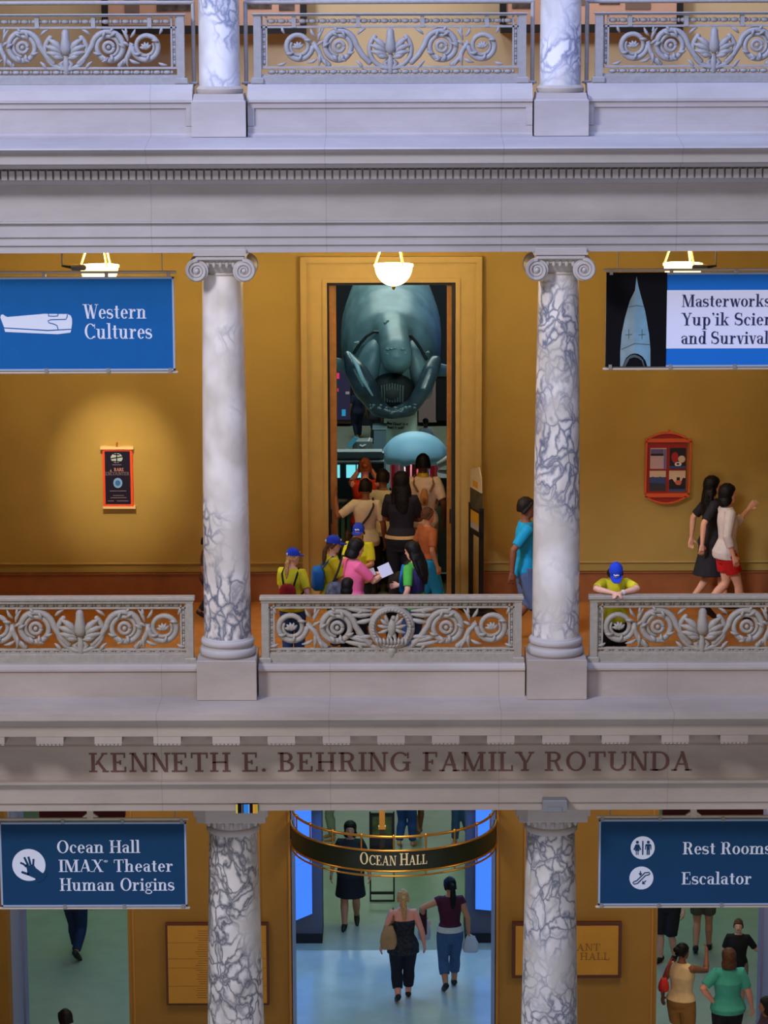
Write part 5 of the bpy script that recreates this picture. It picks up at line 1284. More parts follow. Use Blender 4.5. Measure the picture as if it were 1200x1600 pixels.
# ------------------------------------------------------------------ people
def rotm(ax, a): return Matrix.Rotation(a, 3, ax)
SKINS = {k: mat('skin_' + k, S(*c), .55, noise=.05, nscale=30) for k, c in dict(light=(226, 172, 146), tan=(196, 138, 104), brown=(140, 88, 62), dark=(92, 58, 44), pink=(232, 158, 140)).items()}
HAIRS = {k: mat('hair_' + k, S(*c), .55, spec=.22, noise=.35, nscale=40, bump=.3) for k, c in dict(black=(14, 12, 13), dark=(30, 22, 19), brown=(84, 54, 36), blond=(196, 150, 96), auburn=(150, 80, 48)).items()}
def cl(name, *rgb): return mat('cloth_' + name, S(*rgb), .85, noise=.08, nscale=14, bump=.15)

def person(label, at, floor, Ht, rot, skin='tan', hair=('short', 'black'), top=None, bottom=None, shoes=None, aL='down', aR='down',
           stride=0.0, lean=0.0, turn=0.0, nod=0.0, fem=False, fat=1.0, cap=None, vox=None, group=None, feet=False, cat='person', toplen=.47, sleeve=.5, strapless=False, sit=0, depth=None):
    """at: pixel of the head top (or of the feet); the figure stands on the floor at that height. rot 0 faces away from the viewer."""
    if feet: q = Pf(at[0], at[1], floor)
    else: q = Pf(at[0], at[1], floor + Ht)
    if depth is not None:
        q = P(at[0], at[1], depth)
        if depth < 10: Ht = q.z - floor
    base = (q.x, q.y, floor)
    D = q.y + 28.8
    vox = vox or (.0075 if D < 41 else .016)
    n = 12 if D < 41 else 8
    root = thing('person', label, cat, base, R(rot), group)
    k = Ht
    la = R(lean)
    def up(p):          # forward bend of everything above the hips
        x, y, z = p
        dz = z - .5
        if dz <= 0: return Vector((x, y, z)) * k
        return Vector((x, y * math.cos(la) + dz * math.sin(la), .5 + dz * math.cos(la) - y * math.sin(la))) * k
    tor = [(.445, .060, .056, 0), (.475, .088, .064, -.004), (.51, .093, .068, -.006), (.55, .086, .058, 0), (.60, .078, .052, .004), (.66, .084, .058, .004), (.72, .096, .064, .002), (.765, .103, .058, 0), (.80, .092, .046, -.002), (.825, .055, .038, -.004), (.845, .034, .034, -.002)]
    if fem: tor = [(.445, .064, .058, 0), (.475, .094, .068, -.006), (.51, .098, .072, -.010), (.55, .086, .060, -.002), (.60, .070, .050, .004), (.66, .074, .056, .006), (.72, .086, .068, .010), (.765, .092, .056, .002), (.80, .084, .044, -.002), (.825, .050, .034, -.004), (.845, .030, .031, -.002)]
    tor = [(z, a * (1 + (fat - 1) * (1 if z < .74 else .4)), b * (1 + (fat - 1) * 1.1 * (1 if z < .74 else .4)), c) for z, a, b, c in tor]
    NS = 20
    def ringstack(mb, rows, off=0, f=up):
        rr_ = []
        for z, a, b_, c in rows:
            rr_.append([f(((a + off) * math.cos(2 * PI * j / NS), c + (b_ + off) * math.sin(2 * PI * j / NS), z)) for j in range(NS)])
        mb.loft(rr_)
    def tor_at(z):
        for i in range(len(tor) - 1):
            if tor[i][0] <= z <= tor[i + 1][0]:
                t = (z - tor[i][0]) / (tor[i + 1][0] - tor[i][0]); return tuple(p + (q_ - p) * t for p, q_ in zip(tor[i], tor[i + 1]))
        return tor[0] if z < tor[0][0] else tor[-1]
    # head
    nk = up((0, 0, .855)); Rh = rotm('X', -la) @ rotm('Z', R(turn)) @ rotm('X', -R(nod))
    def hd(p): return nk + Rh @ (Vector(p) - Vector((0, 0, .855))) * k
    hb = [(.862, .016, .014, .034), (.872, .028, .034, .020), (.892, .037, .046, .012), (.918, .0425, .053, .007), (.945, .0445, .056, .003), (.968, .040, .051, .000), (.986, .028, .036, -.002), (.998, .010, .014, -.002)]
    body = MB()
    ringstack(body, tor)
    body.tube([up((0, -.004, .80)), up((0, -.002, .84)), hd((0, .004, .89))], [.036 * k, .031 * k, .030 * k], 12)
    ringstack(body, hb, 0, hd)
    body.tube([hd((0, .056, .936)), hd((0, .064, .922)), hd((0, .066, .914))], [.004 * k, .006 * k, .0075 * k], 8)      # nose
    body.tube([hd((-.02, .052, .945)), hd((0, .057, .947)), hd((.02, .052, .945))], .0065 * k, 6)                    # brow
    body.tube([hd((-.011, .049, .896)), hd((0, .054, .896)), hd((.011, .049, .896))], .006 * k, 6)                     # lips
    body.ell(hd((0, .044, .874)), (.014 * k, .011 * k, .009 * k), 8, 6)
    for s_ in (-1, 1): body.ell(hd((s_ * .045, .0, .925)), (.006 * k, .010 * k, .016 * k), 8, 6)
    # arms
    L1, L2 = .168, .150
    sh = {}
    arms = {}
    for s_, spec in ((-1, aL), (1, aR)):
        S0 = up((s_ * (.098 if not fem else .088) * (1 + (fat - 1) * .4), -.002, .797))
        pole = Vector((s_ * .5, -1, -.2))
        hn = None; curl = .5
        if isinstance(spec, str):
            H = {'down': (s_ * .150 * fat, .01, .50), 'swing_f': (s_ * .135, .13, .53), 'swing_b': (s_ * .14, -.11, .52), 'hip': (s_ * .10 * fat, .03, .585), 'phone': (s_ * .03, .24, .70), 'raise': (s_ * .03, .20, .90),
                 'front': (s_ * .05, .19, .62), 'rail': (s_ * .02, .22, .66), 'chest': (s_ * .03, .14, .72)}[spec]
            if spec == 'hip': pole = Vector((s_ * 1, -.5, 0)); curl = .9
            if spec in ('raise', 'phone', 'front', 'rail', 'chest'): pole = Vector((s_ * .7, -.2, -1)); curl = .9
            H = up(H)
        else:
            H = Vector(spec[0]) * k
            if len(spec) > 1: pole = Vector(spec[1])
            if len(spec) > 2: curl = spec[2]
        v = H - S0; dl = min(v.length, (L1 + L2) * k * .995); d_ = v.normalized(); H = S0 + d_ * dl
        a_ = ((L1 * k) ** 2 - (L2 * k) ** 2 + dl ** 2) / (2 * dl); hgt = math.sqrt(max(0, (L1 * k) ** 2 - a_ ** 2))
        pl = (pole - d_ * pole.dot(d_)).normalized()
        E = S0 + d_ * a_ + pl * hgt
        arms[s_] = (S0, E, H)
        fr = 1 + (fat - 1) * .7
        fd = (H - E).normalized()
        body.tube([up((s_ * .055, -.002, .79)), S0, S0.lerp(E, .3), S0.lerp(E, .75), E, E.lerp(H, .25), E.lerp(H, .7), H], [r * k for r in (.034, .032 * fr, .029 * fr, .0245 * fr, .0225 * fr, .0235 * fr, .018 * fr, .0145)], n)
        # hand: palm, four fingers, thumb
        side = fd.cross(Vector((0, 1, 0)) if abs(fd.y) < .8 else Vector((1, 0, 0))).normalized()
        inn = Vector((-s_, 0, 0)) if abs(fd.x) < .7 else Vector((0, 0, -1))
        inn = (inn - fd * inn.dot(fd)).normalized()
        lat = fd.cross(inn).normalized()
        fwdv = Vector((0, 1, 0)) if abs(fd.y) < .7 else Vector((-s_, 0, .3))
        if lat.dot(fwdv) < 0: lat = -lat
        for o_ in (-.008, .0, .008): body.tube([H, H + fd * .018 * k + lat * o_ * k * .8, H + fd * .048 * k + lat * o_ * 1.3 * k], [.0125 * k, .0135 * k, .012 * k], 8)
        for i_, (o_, ln) in enumerate(((.0175, .042), (.006, .047), (-.006, .044), (-.0175, .034))):
            b0 = H + fd * .048 * k + lat * o_ * k
            d1 = (fd * math.cos(curl * .6) + inn * math.sin(curl * .6) + lat * o_ * 5).normalized(); d2 = (fd * math.cos(curl * 1.5) + inn * math.sin(curl * 1.5) + lat * o_ * 4).normalized()
            body.tube([b0 - fd * .008 * k, b0 + d1 * ln * .5 * k, b0 + d1 * ln * .5 * k + d2 * ln * .5 * k], [.0062 * k, .0056 * k, .0048 * k], 6)
        t0 = H + fd * .014 * k + lat * .012 * k
        body.tube([t0, t0 + (fd * .6 + lat * .7 + inn * .25).normalized() * .022 * k, t0 + (fd * .6 + lat * .7 + inn * .25).normalized() * .022 * k + (fd * .9 + lat * .3 + inn * .4).normalized() * .020 * k], [.0078 * k, .0068 * k, .0055 * k], 6)
    # legs
    legs = {}
    for s_ in (-1, 1):
        st = stride * s_
        Hp = Vector((s_ * .050 * (1 + (fat - 1) * .5), 0, .485)) * k
        A = Vector((s_ * .052, st * .24, .042 + (max(0, -st) * .10))) * k
        v = A - Hp; dl = min(v.length, .448 * k); d_ = v.normalized(); A = Hp + d_ * dl
        a_ = dl / 2; l_ = .2245 * k; hgt = math.sqrt(max(1e-8, l_ ** 2 - a_ ** 2)); pl = Vector((0, 1, 0)); pl = (pl - d_ * pl.dot(d_)).normalized()
        K = Hp + d_ * a_ + pl * hgt
        fr = 1 + (fat - 1) * .8
        legs[s_] = (Hp, K, A)
        rs = [r * k * fr for r in (.052, .050, .042, .034, .032, .034, .027, .0215)]
        ps = [Hp, Hp.lerp(K, .2), Hp.lerp(K, .6), K.lerp(Hp, .08), K.lerp(A, .08), K.lerp(A, .32) + Vector((0, -.006 * k, 0)), K.lerp(A, .68), A]
        body.tube(ps, rs, n)
        legs[s_] += (ps, rs)
        pit = -max(0, -st) * 1.2
        fdir = Vector((s_ * .08, math.cos(pit), math.sin(pit))).normalized()
        body.tube([A + Vector((0, 0, -.006 * k)) - fdir * .018 * k, A + Vector((0, 0, -.020 * k)) + fdir * .03 * k, A + Vector((0, 0, -.027 * k)) + fdir * .075 * k, A + Vector((0, 0, -.030 * k)) + fdir * .100 * k], [.021 * k, .022 * k, .017 * k, .011 * k], 8)
        legs[s_] += (fdir,)
    remesh(body.build('body', SKINS[skin], root, world=False), vox, 3, .5)
    # face details
    e_ = MB()
    for s_ in (-1, 1): e_.ell(hd((s_ * .018, .0475, .931)), (.0075 * k, .005 * k, .0045 * k), 8, 6)
    if D < 41:
        eo = e_.build('eyes', mat('eye_dark', S(30, 22, 20), .3), root, True, world=False)
        e_ = MB(); e_.tube([hd((-.014, .0535, .896)), hd((0, .0585, .896)), hd((.014, .0535, .896))], .0035 * k, 6); e_.build('lips', mat('lip_rose', S(170, 92, 84), .5), root, True, world=False)
    # clothes
    off = .011
    def limb(mb, ps, rs, frac, extra, flare=0, top=0):
        tot = [0]
        for i in range(1, len(ps)): tot.append(tot[-1] + (ps[i] - ps[i - 1]).length)
        Lm = tot[-1] * frac; out = [ps[0]]; ro = [rs[0] + extra]
        for i in range(1, len(ps)):
            if tot[i] <= Lm: out.append(ps[i]); ro.append(rs[i] + extra + flare * tot[i] / tot[-1])
            else:
                t = (Lm - tot[i - 1]) / (tot[i] - tot[i - 1]); out.append(ps[i - 1].lerp(ps[i], t)); ro.append(rs[i - 1] + (rs[i] - rs[i - 1]) * t + extra + flare * frac); break
        if top: out.insert(0, out[0] + Vector((0, 0, top))); ro.insert(0, ro[0] * .9)
        mb.tube(out, ro, n, dome=False)
    if top:
        m_ = top
        b = MB()
        zt = .835 if not strapless else .735
        rows = [tor_at(toplen)] + [r for r in tor if toplen + .01 < r[0] < zt - .01] + [tor_at(zt)]
        if toplen < .47: rows = [(toplen, tor_at(.5)[1] * 1.03, tor_at(.5)[2] * 1.03, 0), (.475,) + tor_at(.50)[1:]] + [r for r in rows if r[0] > .48]
        rows = [(z, a + (.008 if z < .6 else 0), b_ + (.008 if z < .6 else 0), c) for z, a, b_, c in rows]
        ringstack(b, rows, off)
        if not strapless:
            for s_ in (-1, 1):
                S0, E, H = arms[s_]
                fr = 1 + (fat - 1) * .7
                if sleeve > 0:
                    ps = [up((s_ * .05, -.002, .79)), S0, S0.lerp(E, .3), S0.lerp(E, .75), E, E.lerp(H, .25), E.lerp(H, .7), H]; rs = [r * k for r in (.036, .034 * fr, .031 * fr, .027 * fr, .0255 * fr, .0255 * fr, .021 * fr, .0165)]
                    limb(b, ps, rs, .12 + sleeve * .76, off * .75 * k)
                else: b.tube([up((s_ * .045, 0, .79)), up((s_ * .075, 0, .81))], [.03 * k, .026 * k], 8)
        remesh(b.build('top', m_, root, world=False), vox * 1.15, 3, .5)
    if bottom:
        kind, m_, ln = bottom
        b = MB()
        if kind in ('pants', 'shorts'):
            ringstack(b, [(.425,) + tor_at(.445)[1:]] + [r for r in tor if .44 < r[0] < .585] + [tor_at(.59)], off * .75)
            for s_ in (-1, 1): limb(b, legs[s_][3], legs[s_][4], ln, off * .75 * k + (.006 * k if kind == 'shorts' else .002 * k), .016 * k if kind == 'shorts' else .004 * k, .05 * k)
        else:
            w0 = tor_at(.58); w1 = tor_at(.50)
            zh = .485 - ln * .45
            ringstack(b, [(zh, w1[1] * 1.10 + .01, w1[2] * 1.15 + .02 + abs(stride) * .05, 0), (.40 if zh < .39 else (zh + .47) / 2, w1[1] * 1.06, w1[2] * 1.08 + .01, 0), (.48, w1[1] * 1.02, w1[2] * 1.04, -.006), (.54,) + tor_at(.54)[1:], w0], off)
        remesh(b.build(kind if kind != 'pants' else 'trousers', m_, root, world=False), vox * 1.15, 3, .5)
    if shoes is not None and D < 41:
        for s_ in (-1, 1):
            A = legs[s_][2]; fdir = legs[s_][5]; b = MB()
            b.tube([A + Vector((0, 0, -.012 * k)) - fdir * .022 * k, A + Vector((0, 0, -.022 * k)) + fdir * .03 * k, A + Vector((0, 0, -.026 * k)) + fdir * .08 * k, A + Vector((0, 0, -.029 * k)) + fdir * .104 * k], [.026 * k, .027 * k, .0205 * k, .0145 * k], 10)
            b.build('shoe', shoes, root, True, world=False)
    # hair
    st_, hc = hair; hm = HAIRS[hc]
    if st_ != 'none':
        b = MB()
        rows = [(.905, .042, .044, -.016), (.925, .0455, .050, -.012), (.945, .047, .052, -.009), (.962, .046, .055, -.003), (.984, .037, .047, -.002), (1.004, .013, .017, -.003)]
        if st_ in ('bob', 'long'): rows = [(.842, .050, .034, -.030), (.858, .060, .046, -.024), (.885, .060, .051, -.018)] + [(z, a + .010, b_ + .004, c) for z, a, b_, c in rows]
        if cap: rows = [(z, a - (.006 if z > .92 else 0), b_ - (.004 if z > .92 else 0), c) for z, a, b_, c in rows if z < .95]
        ringstack(b, rows, .003, hd)
        for s_ in (-1, 1): b.tube([hd((s_ * .036, .035, .965))] * (0 if cap else 1) + [hd((s_ * .044, .016, .940)), hd((s_ * .047, -.005, .92)), hd((s_ * .044, -.02, .90 if st_ != 'bob' else .872))], .010 * k, 8)
        if not cap: b.tube([hd((-.03, .040, .966)), hd((0, .048, .972)), hd((.03, .040, .966))], .008 * k, 8)
        if st_ == 'long':
            b.tube([hd((0, -.03, .93)), hd((0, -.05, .87)), hd((0, -.058, .80)), hd((0, -.056, .72)), hd((0, -.05, .665))], [.044 * k, .05 * k, .052 * k, .046 * k, .022 * k], 12, .45, (0, 1, 0))
            for s_ in (-1, 1): b.tube([hd((s_ * .042, -.01, .93)), hd((s_ * .054, -.02, .86)), hd((s_ * .056, -.03, .78)), hd((s_ * .046, -.04, .71))], [.014 * k, .019 * k, .020 * k, .010 * k], 8)
        if st_ == 'pony':
            b.tube([hd((0, -.05, .955)), hd((0, -.075, .945)), hd((0, -.082, .90)), hd((.004, -.074, .84)), hd((.006, -.066, .775)), hd((.004, -.062, .73))], [.016 * k, .018 * k, .024 * k, .026 * k, .021 * k, .008 * k], 10)
        if st_ == 'bun': b.ell(hd((0, -.062, .955)), (.026 * k, .024 * k, .024 * k), 10, 8)
        if st_ == 'lowpony': b.tube([hd((0, -.05, .90)), hd((.01, -.066, .87)), hd((.014, -.064, .80)), hd((.012, -.058, .745))], [.016 * k, .020 * k, .019 * k, .007 * k], 10)
        remesh(b.build('hair', hm, root, world=False), vox * .95, 2, .4)
    if cap:
        b = MB()
        rows = [(.943, .050, .060, -.003), (.965, .0485, .0585, -.003), (.985, .041, .050, -.003), (1.001, .025, .031, -.003), (1.008, .006, .008, -.003)]
        ringstack(b, rows, .003, hd)
        bd = [(x * 1.0, y) for x, y in ((-.045, .03), (-.044, .06), (-.034, .092), (-.018, .108), (0, .112), (.018, .108), (.034, .092), (.044, .06), (.045, .03))]
        b.loft([[hd((x, y, .951 - .10 * max(0, y - .05) + q_ - abs(x) * .18)) for x, y in bd] for q_ in (-.003, .003)])
        c_ = b.build('cap', cap, root, 50, world=False)
        b = MB(); pts = [hd((x, .0585 - abs(x) * .25, z)) for x, z in ((-.016, .968), (-.004, .974), (.010, .966), (.017, .972))]
        b.tube(pts, .006 * k, 6); b.build('cap_mark', M_WHITE, c_, world=False)
        b = MB(); b.tube([hd((0, -.066, .948)), hd((0, -.067, .955))], .008 * k, 6); b.build('cap_strap', M_WHITE, c_, world=False)
    Mw = Matrix.Translation(base) @ Matrix.Rotation(R(rot), 4, 'Z')
    info = dict(root=root, k=k, up=lambda p: Mw @ up(p), hd=lambda p: Mw @ hd(p), arm={s: [Mw @ v for v in arms[s]] for s in arms}, M=Mw, rot=R(rot), tor=tor_at)
    return info

def strap(p, pts, w_, name, m, parent):
    b = MB(); b.tube([p['up'](q) for q in pts], w_, 8); return b.build(name, m, parent, True)
def wrapped(p, seq, off=.022):
    """points on the surface of the torso: (angle from the right side, height)"""
    out = []
    for a, z in seq:
        z_, hw_, hd_, c = p['tor'](z); out.append(((hw_ + off) * math.cos(R(a)), c + (hd_ + off) * math.sin(R(a)), z))
    return out
def backpack(p, label, m, m2, w_=.075, h=.17, zc=.68, dp=.045):
    k = p['k']; z_, hw_, hd_, c = p['tor'](zc); yb = c - hd_ - .016 - dp
    o = p['up']((0, yb, zc - h / 2))
    r_ = thing('backpack', label, 'backpack', o)
    b = MB(); rr_ = []
    for z, f in ((zc - h / 2, .75), (zc - h / 2 + .02, 1), (zc, 1.02), (zc + h / 2 - .04, .95), (zc + h / 2 - .01, .7), (zc + h / 2, .4)):
        rr_.append([p['up']((w_ * f * math.copysign(abs(math.cos(t)) ** .6, math.cos(t)), yb + dp * f * math.copysign(abs(math.sin(t)) ** .6, math.sin(t)), z)) for t in [2 * PI * j / 16 for j in range(16)]])
    b.loft(rr_); b.build('body', m, r_, True)
    b = MB(); rr_ = []
    for z, f in ((zc - h / 2 + .015, .8), (zc - h / 2 + .05, .95), (zc - .0, .7)):
        rr_.append([p['up']((w_ * .8 * f * math.cos(t), yb - dp * .55 + dp * .65 * f * math.sin(t), z)) for t in [2 * PI * j / 12 for j in range(12)]])
    b.loft(rr_); b.build('pocket', m2, r_, True)
    for s_ in (-1, 1):
        q = [(s_ * .045, yb + dp * .6, zc + h / 2 - .02)] + wrapped(p, [(-90 + s_ * 38, .79)]) + [(s_ * .062, -.005, .838)] + wrapped(p, [(90 - s_ * 50, .79), (90 - s_ * 62, .70), (0 if s_ > 0 else 180, .63), (-90 + s_ * 55, .60)])
        strap(p, q, .008 * k, 'strap', m2, r_)
    return r_
def crossbag(p, label, m, s_=1, zb=.52, side=1):
    """strap from the shoulder on side s_ across the back to a bag on the other hip"""
    k = p['k']
    hip = wrapped(p, [(180 if s_ > 0 else 0, zb)], .05)[0]
    o = p['up'](hip); r_ = thing('shoulder_bag', label, 'bag', o)
    b = MB(); b.tube([p['up']((hip[0], hip[1], zb + .03)), p['up']((hip[0], hip[1], zb)), p['up']((hip[0], hip[1], zb - .05))], [.05 * k, .055 * k, .05 * k], 12, .45, tuple((p['M'].to_3x3() @ Vector((1, 0, 0)))))
    b.build('body', m, r_, True)
    bk = [(-90 + s_ * 35, .79), (-90 + s_ * 15, .72), (-90 - s_ * 20, .64), (-90 - s_ * 60, .56)]
    q = [(s_ * .058, .01, .842)] + wrapped(p, bk) + [(hip[0], hip[1], zb + .04)]
    strap(p, q, .0085 * k, 'strap', m, r_)
    fr = [(90 - s_ * 35, .79), (90 - s_ * 15, .72), (90 + s_ * 20, .64), (90 + s_ * 60, .56)]
    strap(p, [(s_ * .058, .01, .842)] + wrapped(p, fr) + [(hip[0], hip[1], zb + .04)], .0085 * k, 'strap', m, r_)
    return r_
def handbag(label, c, rx, ry, rz, m, strap_pts, m2, cat='bag', name='handbag'):
    c = Vector(c); r_ = thing(name, label, cat, c - Vector((0, 0, rz)))
    b = MB(); rr_ = []
    for z, f, g in ((-1, .72, .8), (-.92, .86, 1), (-.45, 1.0, 1.05), (.2, .88, .8), (.7, .62, .45), (1, .5, .2)):
        rr_.append([c + Vector((rx * f * math.copysign(abs(math.cos(t)) ** .7, math.cos(t)), ry * g * math.copysign(abs(math.sin(t)) ** .7, math.sin(t)), rz * z)) for t in [2 * PI * j / 16 for j in range(16)]])
    b.loft(rr_); b.build('body', m, r_, True)
    b = MB(); b.tube([Vector(q) for q in strap_pts], .012, 8); b.build('strap', m2, r_, True)
    return r_
YEL = cl('yellow', 214, 206, 34); CAPB = cl('cap_blue', 24, 62, 190); WHT = cl('white', 214, 200, 184); NVY = cl('navy', 28, 26, 44); BLK = cl('black', 20, 20, 24); JEAN = cl('jeans', 44, 72, 112); KHA = cl('khaki', 150, 118, 76)
SHB = mat('shoe_black', S(24, 22, 24), .5); SHW = mat('shoe_pale', S(190, 185, 180), .6)
F2 = Z2 + .012
GK = 'children in yellow shirts and blue caps'
# --- at the doorway on the middle floor
p = person('person in white tee with crossbody strap leaning a hand on the door frame', (571, 748), F2, 1.62, 0, 'brown', ('short', 'black'), WHT, ('pants', BLK, .93), SHB,
           aL=((-.235, .02, .84), (-.5, -.3, -1), .2), fem=True, turn=-12, depth=4.5)
crossbag(p, 'brown crossbody bag of the person touching the door frame', mat('brown_leather', S(60, 38, 30), .5), 1)
p = person('person in pale shirt with black strap behind the door frame toucher', (598, 733), F2, 1.72, -4, 'brown', ('short', 'dark'), cl('cream', 206, 198, 170), ('pants', BLK, .93), SHB, fat=1.06, turn=-10, depth=5.1)
crossbag(p, 'black crossbody bag over the pale shirt in the doorway', mat('black_leather', S(18, 18, 20), .5), 1)
p = person('person in an orange-red tank top photographing at the balcony rail', (570, 716), F2, 1.62, 0, 'pink', ('bun', 'auburn'), cl('orange_red', 226, 62, 26), ('pants', JEAN, .93), SHB, aL='raise', aR='raise', fem=True, sleeve=0, depth=5.55)
ph_ = (p['arm'][-1][2] + p['arm'][1][2]) / 2
b = MB(); b.box(ph_.x - .06, ph_.x + .06, ph_.y - .0, ph_.y + .03, ph_.z + .02, ph_.z + .10, .006); tag(b.build('camera', M_GREY), 'small silver camera raised by the person in the orange-red tank', 'camera')
p = person('woman with long black hair in dark navy top and dark jeans, doorway centre', (627, 737), F2, 1.70, -8, 'brown', ('long', 'black'), NVY, ('pants', cl('dark_jeans', 22, 26, 42), .95), SHB, aL='front', aR='front', fem=True, fat=1.08, turn=10, toplen=.53, depth=4.2)
b = MB(); zc = .545; b.loft([[p['up'](((p['tor'](z)[1] + o_) * math.cos(2 * PI * j / 24), p['tor'](z)[3] + (p['tor'](z)[2] + o_) * math.sin(2 * PI * j / 24), z)) for j in range(24)] for z, o_ in ((.522, .019), (.53, .021), (.545, .02))])
sw = b.build('waist_sash', cl('sash', 190, 160, 120)); sw.parent = p['root']; sw.matrix_parent_inverse = p['M'].inverted()
p = person('man in white shirt and khaki shorts wearing a small tan backpack', (661, 709), F2, 1.82, 4, 'dark', ('short', 'black'), cl('rosy_white', 226, 200, 184), ('shorts', KHA, .52), SHW, fat=1.02, depth=5.3)
backpack(p, 'small tan backpack on the white-shirted man at the balcony', mat('tan_leather', S(190, 130, 62), .5), mat('tan_strap', S(140, 96, 56), .6), .028, .12, .70, .02)
b = MB(); b.loft([[p['up'](((.034 + o_) * math.cos(2 * PI * j / 20), -.003 + (.034 + o_) * math.sin(2 * PI * j / 20), z)) for j in range(20)] for z, o_ in ((.836, .012), (.85, .008), (.862, .006))])
sw = b.build('collar', cl('collar_yellow', 190, 160, 40)); sw.parent = p['root']; sw.matrix_parent_inverse = p['M'].inverted()
p = person('child in brown top and aqua shorts passing before the doorway', (668, 793), F2, 1.36, -60, 'tan', ('short', 'brown'), cl('rust', 170, 96, 56), ('shorts', cl('aqua', 20, 140, 190), .62), SHW, stride=.5, toplen=.55, depth=3.6)
# --- children and grown-ups along the middle balustrade
p = person('child in yellow with blue cap and red drawstring pack, alone by the doorway trim', (456, 857), F2, 1.36, -20, 'light', ('lowpony', 'blond'), YEL, ('pants', JEAN, .9), SHB, aL='front', aR='down', fem=True, cap=CAPB, turn=-28, group=None, nod=8, fat=1.1)
backpack(p, 'red and black drawstring pack on the child nearest the doorway trim', cl('pack_red', 150, 20, 20), cl('pack_black', 18, 18, 20), .072, .19, .62, .035)
p = person('child in yellow with blue cap in profile wearing a light blue pack', (519, 837), F2, 1.42, -80, 'light', ('lowpony', 'brown'), YEL, ('pants', JEAN, .9), SHB, aL='front', aR='front', fem=True, cap=CAPB, nod=8, fat=1.12, depth=1.8)
backpack(p, 'light blue backpack on the child in profile', cl('pack_sky', 30, 110, 180), cl('pack_sky_dark', 50, 90, 130), .075, .2, .65, .05)
p = person('child in yellow with blue cap facing out from among the group', (561, 817), F2, 1.46, 168, 'tan', ('pony', 'black'), YEL, ('pants', BLK, .9), SHB, aL='front', aR='front', fem=True, cap=CAPB, nod=14, fat=1.12, depth=2.8)
p = person('woman in pink polo shirt with black bob looking at her phone', (552, 841), F2, 1.44, -62, 'light', ('bob', 'black'), cl('pink', 236, 104, 150), ('pants', BLK, .93), SHB, aL='phone', aR='phone', fem=True, nod=16, fat=1.12, turn=-6, depth=1.15)
hh = (p['arm'][-1][2] + p['arm'][1][2]) / 2; 
q = P(581, 894, hh.y)
b = MB(); b.obox(q, (.034, 0, .012), (0, .006, 0), (-.015, 0, .042)); tag(b.build('phone', mat('phone_white', S(215, 220, 235), .3)), 'small white phone in the hands of the woman in pink', 'phone')
pink = p
c_ = P(524, 925, p['root'].location.y - .12)
handbag('black and white patterned bag hanging from the woman in pink', c_, .13, .06, .12, mat('bag_pattern', S(70, 72, 84), .6, noise=.95, nscale=16), [c_ + Vector((-.03, 0, .1)), P(529, 890, c_.y), P(535, 868, c_.y + .02), p['up']((-.06, 0, .845)), P(550, 885, c_.y + .2)], BLK)
person('small child with black hair in black, low at the balustrade before the woman in pink', (543, 903), F2, 1.13, -30, 'tan', ('bob', 'black'), BLK, ('pants', BLK, .93), SHB, aL='front', aR='front', fem=True, depth=.62)
p = person('girl with long black hair in a green-sleeved top beside the rail', (648, 846), F2, 1.46, 52, 'light', ('long', 'black'), cl('green', 76, 176, 66), ('pants', JEAN, .93), SHB, aL='down', aR='front', fem=True, nod=14, turn=12, fat=1.02)
b = MB(); rr_ = []
for z, o_ in ((.60, .021), (.66, .021), (.72, .021), (.77, .021), (.80, .019)):
    t_ = p['tor'](z); rr_.append([p['up'](((t_[1] + o_) * .97 * math.cos(2 * PI * j / 20), t_[3] + (t_[2] + o_) * math.sin(2 * PI * j / 20), z)) for j in range(20)])
b.loft(rr_); sw = b.build('vest', cl('vest_navy', 44, 42, 92)); sw.parent = p['root']; sw.matrix_parent_inverse = p['M'].inverted()
b = MB(); q = p['up']((-.02, .10, .60)); b.tube([p['up']((-.03, .09, .80)), p['up']((-.03, .10, .70)), q], [.02, .035, .045], 10, .5, (0, 1, 0)); sw = b.build('scarf', cl('scarf_blue', 20, 120, 190), None, True); sw.parent = p['root']; sw.matrix_parent_inverse = p['M'].inverted()
S0, E, H = p['arm'][1]
b = MB()
for t in (.34, .48):
    c0 = S0.lerp(E, t); dd_ = (E - S0).normalized(); b.tube([c0, c0 + dd_ * .014], .072 * 1.0, 12, dome=False)
sw = b.build('sleeve_stripe', cl('stripe_white', 225, 230, 225)); sw.parent = p['root']; sw.matrix_parent_inverse = p['M'].inverted()
# someone crouching in black with the white paper
p = person('person dressed in black bending over a paper among the group', (610, 868), F2, 1.40, -70, 'tan', ('short', 'black'), BLK, ('pants', BLK, .93), SHB, aL='phone', aR='phone', lean=25, nod=20, depth=1.9)
q = P(602, 891, .95)
b = MB(); b.obox(q, (.062, 0, .028), (.003, .004, .0), (-.028, .02, .060)); tag(b.build('paper', mat('paper_white', S(205, 205, 225), .7)), 'white folded paper held up among the group at the rail', 'paper')
